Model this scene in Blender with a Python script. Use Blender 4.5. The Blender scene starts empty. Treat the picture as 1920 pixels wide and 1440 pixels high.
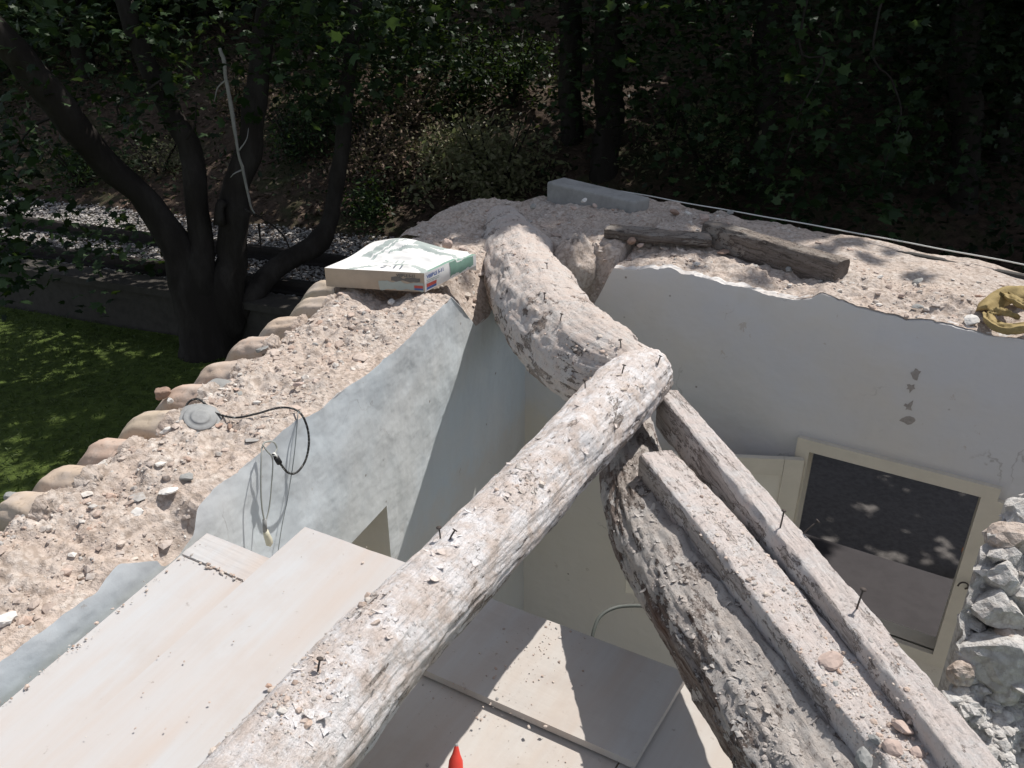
import bpy, math, random
import numpy as np
from mathutils import Vector, noise, Matrix
R = math.radians
SC = bpy.context.scene
COL = SC.collection
random.seed(7)
RNG = np.random.default_rng(7)

# ------------------------------------------------------------------ camera, sky, sun, exposure
CAM = np.array([0, 0, 1.5]); PITCH = R(26); FPX = 1500.0
cd = bpy.data.cameras.new("camera"); co = bpy.data.objects.new("camera", cd); COL.objects.link(co)
cd.sensor_width = 36; cd.lens = 36 * FPX / 1920; cd.clip_start = .05; cd.clip_end = 400
co.location = CAM; co.rotation_euler = (math.pi / 2 - PITCH, 0, 0); SC.camera = co
SUN_A, SUN_B = .57, .28                       # towards the sun per unit of height: along the left wall, across it
LW = np.array([.368, .93]); LN = np.array([.93, -.368])
SH = LW * SUN_A + LN * SUN_B
SUNV = np.array([SH[0], SH[1], 1.0])
elev = math.atan2(1, math.hypot(*SH)); azim = math.atan2(SH[0], SH[1])
w = bpy.data.worlds.new("World"); SC.world = w; w.use_nodes = True
nt = w.node_tree; sky = nt.nodes.new("ShaderNodeTexSky"); sky.sky_type = 'NISHITA'
sky.sun_disc = False; sky.sun_elevation = elev; sky.sun_rotation = azim
bg = nt.nodes["Background"]; bg.inputs[1].default_value = .105
hs = nt.nodes.new('ShaderNodeHueSaturation'); hs.inputs['Saturation'].default_value = .52; nt.links.new(sky.outputs[0], hs.inputs['Color']); nt.links.new(hs.outputs[0], bg.inputs[0])
sd = bpy.data.lights.new("sun", 'SUN'); sd.energy = 3.9; sd.angle = R(.5); sd.color = (1, .955, .89)
so = bpy.data.objects.new("sun", sd); COL.objects.link(so)
so.rotation_euler = Vector(SUNV).to_track_quat('Z', 'Y').to_euler()
SC.view_settings.view_transform = 'Standard'; SC.view_settings.look = 'None'
SC.view_settings.exposure = .3; SC.view_settings.gamma = 1

# ------------------------------------------------------------------ helpers
def ray(x, y):
    u = -(y - 720) / FPX; c, s = math.cos(PITCH), math.sin(PITCH)
    return np.array([(x - 960) / FPX, c + u * s, -s + u * c])
def PZ(x, y, z):                              # where a sight line meets the level z
    d = ray(x, y); return CAM + d * ((z - CAM[2]) / d[2])
def PP(x, y, p, n):                           # where it meets an upright plane
    d = ray(x, y); n3 = np.array([n[0], n[1], 0]); return CAM + d * (np.dot(np.array(p) - CAM, n3) / np.dot(d, n3))
def PY(x, y, Y):                              # where it meets the distance Y
    d = ray(x, y); return CAM + d * (Y / d[1])
def fbm(p, o=4, l=2.1, h=.9): return noise.fractal(Vector(p), h, l, o)

def tag(o, label=None, cat=None, group=None, kind=None):
    if label: o['label'] = label
    if cat: o['category'] = cat
    if group: o['group'] = group
    if kind: o['kind'] = kind
    return o
def empty(name, loc=(0, 0, 0), label=None, cat=None, group=None):
    o = bpy.data.objects.new(name, None); COL.objects.link(o); o.location = loc; o.empty_display_size = .1
    return tag(o, label, cat, group)
def link(name, me, parent=None):
    o = bpy.data.objects.new(name, me); COL.objects.link(o)
    if parent:
        o.parent = parent; o.matrix_parent_inverse = Matrix.Translation(-Vector(parent.location))
    return o
class MB:
    def __init__(s): s.v = []; s.f = []; s.m = []; s.uv = []; s.sm = []
    def add(s, vs, fs, mi=0, smooth=False, uvs=None):
        b = len(s.v); s.v += [tuple(map(float, q)) for q in vs]
        for f in fs:
            s.f.append([b + i for i in f]); s.m.append(mi); s.sm.append(smooth)
            if uvs is not None: s.uv.append([uvs[i] for i in f])
        return s
    def box(s, c, d, rz=0, mi=0, jit=0, rx=0, ry=0):
        M = Matrix.Rotation(rz, 3, 'Z') @ Matrix.Rotation(rx, 3, 'X') @ Matrix.Rotation(ry, 3, 'Y')
        vs = []
        for x in (-1, 1):
            for y in (-1, 1):
                for z in (-1, 1):
                    q = M @ Vector((x * d[0] / 2 + random.uniform(-jit, jit), y * d[1] / 2 + random.uniform(-jit, jit), z * d[2] / 2 + random.uniform(-jit, jit)))
                    vs.append((q.x + c[0], q.y + c[1], q.z + c[2]))
        return s.add(vs, [(0, 1, 3, 2), (4, 6, 7, 5), (0, 4, 5, 1), (2, 3, 7, 6), (0, 2, 6, 4), (1, 5, 7, 3)], mi)
    def tube(s, pts, r, n=8, mi=0, caps=True):
        pts = [Vector(p) for p in pts]; rs = r if hasattr(r, '__len__') else [r] * len(pts)
        vs = []; fs = []; up = None
        for i, p in enumerate(pts):
            t = (pts[min(i + 1, len(pts) - 1)] - pts[max(i - 1, 0)]).normalized()
            if up is None: up = t.orthogonal().normalized()
            up = (up - t * up.dot(t)).normalized(); sd_ = t.cross(up)
            for k in range(n):
                a = 2 * math.pi * k / n; vs.append(p + (up * math.cos(a) + sd_ * math.sin(a)) * rs[i])
        for i in range(len(pts) - 1):
            for k in range(n):
                fs.append((i * n + k, i * n + (k + 1) % n, (i + 1) * n + (k + 1) % n, (i + 1) * n + k))
        if caps: fs.append(tuple(range(n - 1, -1, -1))); fs.append(tuple((len(pts) - 1) * n + k for k in range(n)))
        return s.add(vs, fs, mi, True)
    def grid(s, fn, nu, nv, mi=0, smooth=True, skip=None):
        vs = [fn(i, j) for i in range(nu) for j in range(nv)]; fs = []
        for i in range(nu - 1):
            for j in range(nv - 1):
                if skip and skip(i, j): continue
                fs.append((i * nv + j, (i + 1) * nv + j, (i + 1) * nv + j + 1, i * nv + j + 1))
        uvs = [(i / (nu - 1), j / (nv - 1)) for i in range(nu) for j in range(nv)]
        return s.add(vs, fs, mi, smooth, uvs if (not s.f or s.uv) else None)
    def build(s, name, mats, parent=None):
        me = bpy.data.meshes.new(name); me.from_pydata(s.v, [], s.f)
        for m in (mats if isinstance(mats, (list, tuple)) else [mats]): me.materials.append(m)
        me.polygons.foreach_set('material_index', s.m); me.polygons.foreach_set('use_smooth', s.sm)
        if s.uv and len(s.uv) == len(s.f):
            l = me.uv_layers.new(name='UVMap'); l.data.foreach_set('uv', [c for f in s.uv for q in f for c in q])
        me.update(); return link(name, me, parent)
def catmull(pts, n):
    pts = [np.array(p, float) for p in pts]; P = [2 * pts[0] - pts[1]] + pts + [2 * pts[-1] - pts[-2]]; out = []
    m = len(pts) - 1
    for k in range(n):
        t = k / (n - 1) * m; i = min(int(t), m - 1); f = t - i; a, b, c, d = P[i:i + 4]
        out.append(.5 * (2 * b + (c - a) * f + (2 * a - 5 * b + 4 * c - d) * f * f + (3 * b - a - 3 * c + d) * f ** 3))
    return out

# ------------------------------------------------------------------ materials
class NT:
    def __init__(s, name):
        s.m = bpy.data.materials.new(name); s.m.use_nodes = True; s.t = s.m.node_tree
        s.b = s.t.nodes['Principled BSDF']; s.b.inputs['Roughness'].default_value = .9
        s.b.inputs['Specular IOR Level'].default_value = .2
    def n(s, typ, **kw):
        nd = s.t.nodes.new('ShaderNode' + typ)
        for k, v in kw.items():
            if k.startswith('_'): setattr(nd, k[1:], v); continue
            k = int(k[1:]) if k[0] == 'i' and k[1:].isdigit() else k.replace('__', ' ')
            if hasattr(v, 'is_output'): s.t.links.new(v, nd.inputs[k])
            else: nd.inputs[k].default_value = v
        return nd
    def co(s, which='Object', scale=(1, 1, 1)):
        return s.n('Mapping', Vector=s.n('TexCoord').outputs[which], Scale=scale).outputs[0]
    def noi(s, vec, sc, det=6, rough=.6): return s.n('TexNoise', Vector=vec, Scale=sc, Detail=det, Roughness=rough).outputs['Fac']
    def vor(s, vec, sc, f='F1'): return s.n('TexVoronoi', _feature=f, Vector=vec, Scale=sc).outputs['Distance']
    def ramp(s, fac, stops):
        r = s.n('ValToRGB', Fac=fac); e = r.color_ramp.elements
        while len(e) < len(stops): e.new(.5)
        for q, (p, c) in zip(e, stops):
            q.position = p; q.color = (c if hasattr(c, '__len__') else (c, c, c)) + (1,) if not hasattr(c, '__len__') or len(c) == 3 else c
        return r.outputs[0]
    def mix(s, f, a, b, mode='MIX'):
        m = s.n('Mix', _data_type='RGBA', _blend_type=mode)
        for i, v in ((0, f), (6, a), (7, b)):
            if hasattr(v, 'is_output'): s.t.links.new(v, m.inputs[i])
            else: m.inputs[i].default_value = v if i == 0 else (tuple(v) + (1,))
        return m.outputs[2]
    def math(s, op, a, b=0.0):
        return s.n('Math', _operation=op, i0=a, i1=b).outputs[0]
    def out(s, col, bumps=(), rough=None):
        if hasattr(col, 'is_output'): s.t.links.new(col, s.b.inputs['Base Color'])
        else: s.b.inputs['Base Color'].default_value = tuple(col) + (1,)
        nrm = None
        for h, st, d in bumps:
            kw = dict(Height=h, Strength=st, Distance=d)
            if nrm is not None: kw['Normal'] = nrm
            nrm = s.n('Bump', **kw).outputs[0]
        if nrm is not None: s.t.links.new(nrm, s.b.inputs['Normal'])
        if rough is not None: s.b.inputs['Roughness'].default_value = rough
        return s.m

def m_rubble(name, a=(.56, .465, .40), b=(.50, .44, .395), c=(.30, .235, .19), pale=(.66, .595, .54)):
    t = NT(name); v = t.co()
    big = t.noi(v, 2.2, 5, .65); fine = t.noi(v, 38, 6, .75); mid = t.noi(v, 11, 5, .7)
    col = t.mix(t.ramp(big, [(.4, 0.), (.6, 1.)]), a, b)
    col = t.mix(t.ramp(mid, [(.52, 0.), (.68, 1.)]), col, pale)
    col = t.mix(t.ramp(fine, [(.30, .85), (.46, 0.)]), col, c)
    vv = t.vor(t.n('VectorMath', _operation='ADD', i0=v, i1=t.n('VectorMath', _operation='SCALE', i0=t.n('TexNoise', Vector=v, Scale=30.0, Detail=4.0).outputs['Color'], Scale=.03).outputs[0]).outputs[0], 42)
    col = t.mix(t.ramp(vv, [(.45, 0.), (.75, .6)]), col, c)
    return t.out(col, [(mid, .7, .03), (fine, .8, .01), (vv, -.6, .012)])
M_RUB = m_rubble('earth_mortar')
M_RUBG = m_rubble('grey_mortar', (.60, .58, .555), (.54, .515, .49), (.34, .31, .285), (.70, .68, .655))
def m_stone():
    t = NT('loose_rubble'); v = t.co(); ri = t.n('NewGeometry').outputs['Random Per Island']
    col = t.ramp(ri, [(0, (.53, .41, .34)), (.2, (.57, .47, .41)), (.36, (.38, .365, .35)), (.5, (.74, .70, .65)), (.6, (.34, .265, .225)), (.74, (.58, .49, .43)), (.92, (.60, .54, .48)), (1, (.48, .33, .26))])
    f = t.noi(v, 45, 5, .7); col = t.mix(t.ramp(f, [(.3, .6), (.55, 0.)]), col, (.25, .19, .15))
    return t.out(col, [(f, .6, .006)])
M_STONE = m_stone()
def m_plaster(name, base, warm, stain, sc=1.0, low=None):
    warm2 = tuple(.8 * a * b for a, b in zip(warm, (.9, .82, .75)))
    t = NT(name); v = t.co(); big = t.noi(v, 1.1 * sc, 4, .6); mid = t.noi(v, 4.5 * sc, 6, .65); fine = t.noi(v, 30, 4, .6)
    st = t.noi(t.co('Object', (1, 1, .5)), 2.2, 5, .6)
    col = t.mix(t.ramp(big, [(.4, 0.), (.62, 1.)]), base, warm)
    col = t.mix(t.ramp(st, [(.55, 0.), (.75, .55)]), col, stain)
    if low: zz = t.math('ADD', t.n('SeparateXYZ', Vector=v).outputs[2], t.math('MULTIPLY', t.math('SUBTRACT', mid, .5), .8)); col = t.mix(t.ramp(t.math('ADD', zz, 2.0), [(.75, .75), (1.45, 0.)]), col, low)  # warm bounce light put into the colour of the lower wall
    spots = t.n('TexVoronoi', Vector=v, Scale=7.0); sp = t.ramp(spots.outputs['Distance'], [(.035, 1.), (.07, 0.)])
    pick = t.ramp(spots.outputs['Color'], [(.62, 0.), (.64, .8)])
    col = t.mix(t.math('MULTIPLY', sp, pick), col, (.16, .11, .085))
    col = t.mix(t.ramp(t.noi(v, 60, 3, .7), [(.62, 0.), (.74, .35)]), col, stain)
    wv = t.n('VectorMath', _operation='ADD', i0=v, i1=t.n('VectorMath', _operation='SCALE', i0=t.n('TexNoise', Vector=v, Scale=3.0, Detail=6.0).outputs['Color'], Scale=.5).outputs[0]).outputs[0]
    ce = t.n('TexVoronoi', _feature='DISTANCE_TO_EDGE', Vector=wv, Scale=1.5).outputs['Distance']
    cr = t.math('MULTIPLY', t.ramp(ce, [(0., 1.), (.006, 0.)]), t.ramp(t.noi(v, 1.7, 3, .5), [(.56, 0.), (.62, .42)]))
    col = t.mix(cr, col, (.20, .17, .15))
    dr = t.ramp(t.noi(t.co('Object', (9, 9, .55)), 1.0, 5, .6), [(.58, 0.), (.74, .16)]); col = t.mix(dr, col, stain)
    chip = t.ramp(t.noi(v, 8.5, 7, .72), [(.66, 0.), (.675, 1.)]); col = t.mix(t.math('MULTIPLY', chip, .55), col, warm2)
    trow = t.noi(t.co('Object', (2.2, 2.2, 2.6)), 2.0, 3, .5)
    return t.out(col, [(trow, .5, .03), (mid, .22, .012), (t.noi(v, 13, 4, .55), .2, .006), (chip, -.5, .006), (fine, .12, .002), (sp, -.3, .01), (cr, -.6, .006)], .85)
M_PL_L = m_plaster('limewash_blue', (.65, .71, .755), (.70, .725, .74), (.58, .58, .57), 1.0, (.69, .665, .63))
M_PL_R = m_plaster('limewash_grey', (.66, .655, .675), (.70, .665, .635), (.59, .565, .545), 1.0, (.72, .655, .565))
M_PL_W = m_plaster('broken_plaster', (.72, .70, .68), (.66, .60, .55), (.5, .42, .37))
def m_log(name, wood, lime, bark, dust, cover, flake=.012):
    """weathered wood or bark, with a flaking skin of lime and a fall of mortar dust on the upper side"""
    t = NT(name); ob = t.co()
    st = t.noi(t.co('UV', (30, 2.6, 1)), 1, 9, .72); st2 = t.noi(t.co('UV', (90, 6, 1)), 1, 6, .75); plate = t.noi(t.co('UV', (11, 3.4, 1)), 1.3, 9, .74)
    mid = t.noi(ob, 13, 8, .74); fine = t.noi(ob, 60, 6, .8); big = t.noi(ob, 2.6, 4, .6)
    up = t.n('SeparateXYZ', Vector=t.n('NewGeometry').outputs['Normal']).outputs[2]
    col = t.mix(t.ramp(st, [(.36, 1.), (.58, 0.)]), wood, bark); col = t.mix(t.ramp(st2, [(.38, .8), (.5, 0.)]), col, tuple(x * .45 for x in bark))
    sk = t.math('ADD', plate, t.math('ADD', t.math('MULTIPLY', t.math('SUBTRACT', big, .5), .55), t.math('MULTIPLY', up, .10)))
    th = .60 - .22 * cover
    skin = t.ramp(sk, [(th, 0.), (th + .012, 1.)]); edge = t.ramp(sk, [(th - .02, 0.), (th - .002, .85), (th + .004, .85), (th + .014, 0.)])
    lcol = t.mix(t.ramp(mid, [(.42, 0.), (.62, 1.)]), lime, dust)
    col = t.mix(skin, col, lcol)
    ds = t.math('ADD', t.math('MULTIPLY', up, .55), t.math('MULTIPLY', t.math('SUBTRACT', mid, .5), 1.6)); dm = t.ramp(ds, [(.36, 0.), (.52, .85)])
    col = t.mix(t.math('MULTIPLY', dm, t.math('SUBTRACT', 1.0, t.math('MULTIPLY', skin, .6))), col, dust)
    col = t.mix(edge, col, (.10, .07, .055)); col = t.mix(t.ramp(fine, [(.34, .75), (.45, 0.)]), col, tuple(x * .5 for x in bark))
    return t.out(col, [(st, .8, .02), (st2, .7, .009), (skin, .9, flake), (mid, .7, .018), (fine, .7, .006)])
M_LOG1 = m_log('old_trunk', (.44, .39, .355), (.62, .575, .545), (.22, .165, .135), (.61, .515, .46), .6)
M_LOG2 = m_log('limed_trunk', (.60, .55, .52), (.84, .81, .81), (.32, .25, .205), (.65, .555, .50), .72)
M_LOG3 = m_log('barked_trunk', (.33, .29, .265), (.52, .49, .465), (.13, .075, .055), (.48, .43, .395), .30, .02)
M_BEAM = m_log('sawn_beam', (.60, .55, .525), (.70, .665, .65), (.46, .395, .36), (.70, .615, .575), .5, .004)
M_BEAMG = m_log('grey_timber', (.24, .21, .19), (.30, .275, .25), (.12, .095, .08), (.30, .255, .22), .2, .006)
def m_board(name, a, b, dirt, k=.4):
    t = NT(name); g = t.noi(t.co('UV', (4, .6, 1)), 1.4, 5, .6); gr = t.noi(t.co('UV', (60, 2.5, 1)), 1, 4, .6); v = t.co(); f = t.noi(v, 24, 6, .7)
    col = t.mix(t.ramp(g, [(.38, 0.), (.62, 1.)]), a, b)
    col = t.mix(t.ramp(gr, [(.35, .10), (.6, 0.)]), col, dirt)
    col = t.mix(t.ramp(t.noi(v, 3.3, 5, .65), [(.48, 0.), (.7, k)]), col, dirt)
    col = t.mix(t.ramp(f, [(.66, 0.), (.74, .6)]), col, (.22, .17, .14))
    return t.out(col, [(gr, .05, .003), (f, .15, .003)], .8)
M_BRD = m_board('limed_board', (.50, .50, .505), (.50, .445, .41), (.43, .37, .33), .4)
M_BRD2 = m_board('dusty_panel', (.52, .50, .475), (.50, .44, .39), (.40, .34, .30), .5)
def m_tile():
    t = NT('terracotta'); v = t.co(); b = t.noi(v, 7, 5, .7); f = t.noi(v, 40, 5, .7); r = t.n('ObjectInfo').outputs['Random']
    c = t.ramp(r, [(0, (.53, .37, .30)), (.35, (.55, .43, .34)), (.7, (.52, .43, .33)), (1, (.55, .38, .33))])
    c = t.mix(t.ramp(b, [(.45, 0.), (.62, .75)]), c, (.54, .46, .40)); c = t.mix(t.ramp(f, [(.3, .6), (.45, 0.)]), c, (.24, .18, .14))
    return t.out(c, [(b, .3, .01), (f, .4, .004)])
M_TILE = m_tile()
def flat(name, c, rough=.8, amt=.35, sc=12, bump=.2):
    t = NT(name); v = t.co(); f = t.noi(v, sc, 5, .65)
    col = t.mix(t.ramp(f, [(.35, amt), (.6, 0.)]), c, tuple(x * .55 for x in c))
    return t.out(col, [(f, bump, .004)], rough)
M_CREAM = flat('cream_paint', (.70, .645, .55), .6, .15, 8, .1)
M_CREAM2 = flat('pale_panel_paint', (.76, .71, .62), .6, .12, 8, .1)
M_CONC = flat('weathered_concrete', (.52, .50, .47), .9, .4, 14, .4)
M_DARKC = flat('dark_kerb_concrete', (.075, .067, .06), .9, .5, 9, .4)
M_BLACK = flat('black_rubber', (.03, .03, .032), .6)
M_CABLE = flat('grey_green_cable', (.12, .13, .12), .5)
M_WHITE = flat('white_plastic', (.72, .72, .68), .5, .2)
M_GREYP = flat('grey_plastic', (.33, .335, .335), .7, .5, 20)
M_RUST = flat('rusty_iron', (.09, .075, .068), .7, .5, 40)
M_RAIL = flat('dark_rail_steel', (.035, .03, .028), .6, .4, 20)
M_YEL = flat('yellow_leather', (.38, .29, .135), .85, .6, 30, .7)
M_RED = flat('red_plastic', (.68, .07, .05), .35, .1)
M_ORANGE = flat('orange_plastic', (.40, .13, .02), .5, .1)
M_ZINC = flat('zinc_gutter', (.07, .066, .062), .55, .4, 9)
M_DKWOOD = flat('dark_terrace_slab', (.062, .057, .06), .9, .3, 8)
M_TRAVEL = flat('terrace_gravel', (.13, .12, .115), .95, .6, 22, .7)
M_PAPER = flat('white_paper', (.78, .77, .75), .6, .12, 10, .2)
M_PAPERG = flat('printed_grey_green', (.40, .45, .43), .6, .2)
M_PAPERB = flat('brown_stained_paper', (.46, .38, .30), .75, .35, 7)
M_BLUE = flat('blue_print', (.08, .14, .36), .6, .1)
M_REDP = flat('red_print', (.50, .10, .08), .6, .1)
M_GREENP = flat('green_print', (.22, .36, .29), .6, .35, 26)
M_DKP = flat('dark_print', (.16, .15, .14), .7, .2)
def m_bark():
    t = NT('tree_bark'); v = t.co('Object', (1, 1, .3)); b = t.noi(v, 3, 5, .6); f = t.noi(v, 16, 6, .7)
    c = t.mix(t.ramp(b, [(.45, 0.), (.6, 1.)]), (.024, .0195, .0175), (.043, .037, .034)); c = t.mix(t.ramp(f, [(.3, .8), (.5, 0.)]), c, (.025, .02, .017))
    return t.out(c, [(b, .6, .05), (f, .7, .02)])
M_BARK = m_bark()
M_DEAD = flat('bleached_dead_wood', (.31, .295, .28), .9, .5, 9)
def m_leaf(name, c0, c1, c2, tr=.25):
    t = NT(name); ri = t.n('NewGeometry').outputs['Random Per Island']
    col = t.ramp(ri, [(0, c0), (.5, c1), (1, c2)]); t.out(col, (), .48); t.b.inputs['Specular IOR Level'].default_value = .22
    tl = t.n('BsdfTranslucent', Color=t.mix(.5, col, (.10, .16, .02)))
    mx = t.n('MixShader', i0=tr, i1=t.b.outputs[0], i2=tl.outputs[0])
    t.t.links.new(mx.outputs[0], t.t.nodes['Material Output'].inputs[0]); return t.m
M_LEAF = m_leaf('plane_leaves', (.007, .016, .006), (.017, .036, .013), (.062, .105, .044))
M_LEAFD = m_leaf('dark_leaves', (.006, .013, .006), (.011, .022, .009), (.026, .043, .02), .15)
M_LEAFP = m_leaf('pale_shrub_leaves', (.22, .22, .14), (.25, .26, .14), (.27, .24, .17), .4)
M_LEAFB = m_leaf('dry_brown_leaves', (.16, .105, .08), (.23, .165, .13), (.09, .09, .045), .2)
M_GRASS = m_leaf('grass_blades', (.055, .085, .02), (.07, .105, .024), (.095, .125, .038), .2)
def m_ground():
    t = NT('lawn_and_earth'); v = t.co(); b = t.noi(v, .8, 5, .65); f = t.noi(v, 9, 6, .7)
    z = t.n('SeparateXYZ', Vector=t.n('NewGeometry').outputs['Position']).outputs[2]
    lawn = t.ramp(f, [(.35, (.045, .065, .015)), (.6, (.10, .14, .03))])
    earth = t.ramp(f, [(.3, (.03, .021, .016)), (.6, (.095, .066, .05))])
    bank = t.mix(t.ramp(b, [(.52, 0.), (.66, .7)]), earth, (.05, .065, .025))
    m = t.ramp(t.math('ADD', z, 3.0), [(.45, 0.), (.6, 1.)])
    return t.out(t.mix(m, lawn, bank), [(f, .8, .06)])
M_GROUND = m_ground()
def m_ballast():
    t = NT('ballast'); ri = t.n('NewGeometry').outputs['Random Per Island']
    return t.out(t.ramp(ri, [(0, (.15, .14, .135)), (.5, (.33, .31, .30)), (1, (.58, .55, .53))]))
M_BALL = m_ballast()

# ------------------------------------------------------------------ scatter of stones and leaves
def ico(sub):
    import bmesh
    bm = bmesh.new(); bmesh.ops.create_icosphere(bm, subdivisions=sub, radius=1)
    v = np.array([q.co[:] for q in bm.verts]); f = np.array([[q.index for q in p.verts] for p in bm.faces]); bm.free(); return v, f
ICO = {1: ico(1), 2: ico(2), 3: ico(3)}
def np_mesh(name, V, faces_flat, loop_n, mat, smooth=False):
    me = bpy.data.meshes.new(name); nf = len(faces_flat) // loop_n
    me.vertices.add(len(V)); me.vertices.foreach_set('co', V.astype(np.float32).ravel())
    me.loops.add(len(faces_flat)); me.loops.foreach_set('vertex_index', faces_flat.astype(np.int32))
    me.polygons.add(nf); me.polygons.foreach_set('loop_start', np.arange(0, nf * loop_n, loop_n, dtype=np.int32))
    me.polygons.foreach_set('loop_total', np.full(nf, loop_n, dtype=np.int32))
    me.polygons.foreach_set('use_smooth', np.full(nf, smooth)); me.materials.append(mat)
    me.update(calc_edges=True); me.validate(); return me
def rock(s, fl, mt, seed, sub=3):
    V, F = ICO[sub]; r = np.random.default_rng(int(seed) + 5); N = r.normal(size=(9, 3)); N /= np.linalg.norm(N, axis=1)[:, None]; D = r.uniform(.5, .85, 9)
    W = V.copy()
    for n_, d_ in zip(N, D):
        k = W @ n_; W -= np.outer(np.maximum(0, k - d_) * .82, n_)
    W *= np.array([1 + .13 * fbm(tuple(v * 2.2 + seed), 4) + .06 * fbm(tuple(v * 7 + seed), 3) for v in V])[:, None]
    W = W * s * r.uniform(.85, 1.3, 3) * np.array([1, 1, fl]); return np_mesh('stone_chunk', W, F.ravel(), 3, mt)
def rot_rand(n, rng, tilt=None):
    if tilt is None:
        q = rng.normal(size=(n, 4)); q /= np.linalg.norm(q, axis=1)[:, None]
    else:
        az = rng.uniform(0, 2 * np.pi, n); ti = rng.normal(0, tilt, n); sp = rng.uniform(0, 2 * np.pi, n)
        q1 = np.stack([np.cos(ti / 2), np.sin(ti / 2) * np.cos(az), np.sin(ti / 2) * np.sin(az), 0 * ti], 1)
        q2 = np.stack([np.cos(sp / 2), 0 * sp, 0 * sp, np.sin(sp / 2)], 1)
        w1, x1, y1, z1 = q1.T; w2, x2, y2, z2 = q2.T
        q = np.stack([w1*w2-x1*x2-y1*y2-z1*z2, w1*x2+x1*w2+y1*z2-z1*y2, w1*y2-x1*z2+y1*w2+z1*x2, w1*z2+x1*y2-y1*x2+z1*w2], 1)
    w_, x, y, z = q.T
    return np.stack([np.stack([1-2*(y*y+z*z), 2*(x*y-z*w_), 2*(x*z+y*w_)], 1), np.stack([2*(x*y+z*w_), 1-2*(x*x+z*z), 2*(y*z-x*w_)], 1), np.stack([2*(x*z-y*w_), 2*(y*z+x*w_), 1-2*(x*x+y*y)], 1)], 1)
def stones_mesh(name, pos, size, mat, rng, sub=1, flatten=.6):
    V, F = ICO[sub]; n = len(pos); Q = rot_rand(n, rng)
    sc = size[:, None] * rng.uniform(.55, 1.25, (n, 3))
    jit = rng.uniform(.62, 1.22, (n, len(V)))
    A = V[None] * jit[..., None]
    if sub == 1: A = np.clip(A, -.72, .72) / .8
    A = np.einsum('nij,nkj->nki', Q, A * sc[:, None, :]); A[..., 2] *= flatten
    A += pos[:, None, :]
    fl = (F[None] + (np.arange(n) * len(V))[:, None, None]).ravel()
    return np_mesh(name, A.reshape(-1, 3), fl, 3, mat)
LEAF = np.array([[0, -.5], [.16, -.42], [.5, -.3], [.36, -.05], [.52, .22], [.2, .2], [0, .6], [-.2, .2], [-.52, .22], [-.36, -.05], [-.5, -.3], [-.16, -.42]])
LEAF_S = np.array([[0, -.5], [.22, -.15], [.2, .2], [0, .5], [-.2, .2], [-.22, -.15]])
def leaves_mesh(name, pos, size, mat, rng, shape=LEAF, tilt=.75, bend=.25):
    n = len(pos); k = len(shape); Q = rot_rand(n, rng, tilt)
    A = np.zeros((n, k, 3)); A[..., :2] = shape[None]; A *= size[:, None, None]
    A[..., 2] = -bend * size[:, None] * (np.abs(shape[None, :, 0]) * 2) ** 2 * .5 - .15 * size[:, None] * (shape[None, :, 1] + .5) ** 2
    A = np.einsum('nij,nkj->nki', Q, A) + pos[:, None, :]
    return np_mesh(name, A.reshape(-1, 3), np.arange(n * k), k, mat)

# ------------------------------------------------------------------ the walls
CORN = np.array([.09, 5.04]); LD = np.array([-.368, -.93])            # left wall runs from the corner towards the camera
RD = np.array([.851, -.525]); RN = np.array([.525, .851])             # right wall, and its outward side
LO = np.array([-.93, .368])                                           # outward side of the left wall
C3 = (CORN[0], CORN[1], 0)
def lcoord(p): d = np.array(p[:2]) - CORN; return d @ LD, d @ LO
def rcoord(p): d = np.array(p[:2]) - CORN; return d @ RD, d @ RN
def lpt(s, o, z): q = CORN + LD * s + LO * o; return (q[0], q[1], z)
def rpt(r, q, z): a = CORN + RD * r + RN * q; return (a[0], a[1], z)
def lpx(x, y): p = PP(x, y, C3, LN); return lcoord(p)[0], p[2]
def rpx(x, y): p = PP(x, y, C3, RN); return rcoord(p)[0], p[2]
LTOP = [(0, -.24), (.3, -.22), (.5, -.20), (.62, -.23)] + [lpx(*q) for q in [(893, 612), (870, 578), (848, 556), (800, 600), (740, 655), (690, 700), (640, 735), (600, 768), (560, 785), (530, 805), (490, 850), (440, 890), (400, 915), (368, 950), (362, 1000), (335, 1042), (305, 1064), (294, 1050), (262, 1053), (225, 1056), (180, 1108), (120, 1148), (60, 1190), (0, 1238)]]
LTOP = sorted(LTOP); LTOP.append((LTOP[-1][0] + 2.2, LTOP[-1][1]))
RTOP = [(0, -.45), (.40, -.42), (.50, -.28), (.58, -.10)] + [rpx(*q) for q in [(1150, 503), (1200, 506), (1255, 500), (1275, 511), (1330, 525), (1355, 530), (1400, 540), (1440, 553), (1490, 562), (1520, 562), (1540, 550), (1570, 563), (1640, 588), (1700, 600), (1750, 602), (1800, 616), (1850, 628), (1920, 640)]]
RTOP.append((RTOP[-1][0] + 1.8, RTOP[-1][1]))
LTx, LTz = np.array(LTOP).T; RTx, RTz = np.array(RTOP).T
def ltop(s): return float(np.interp(s, LTx, LTz)) + .010 * fbm((s * 9, 3.1, 0), 7) - .018 * max(0, fbm((s * 6, 8.8, 0), 5) - .25) 
def rtop(r): return float(np.interp(r, RTx, RTz)) + .010 * fbm((r * 10, 7.7, 0), 7) - .02 * max(0, fbm((r * 6, 3.8, 0), 5) - .25)
print('LTOP', [(round(a, 2), round(b, 2)) for a, b in LTOP]); print('RTOP', [(round(a, 2), round(b, 2)) for a, b in RTOP])
FLOOR = -3.35

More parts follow.
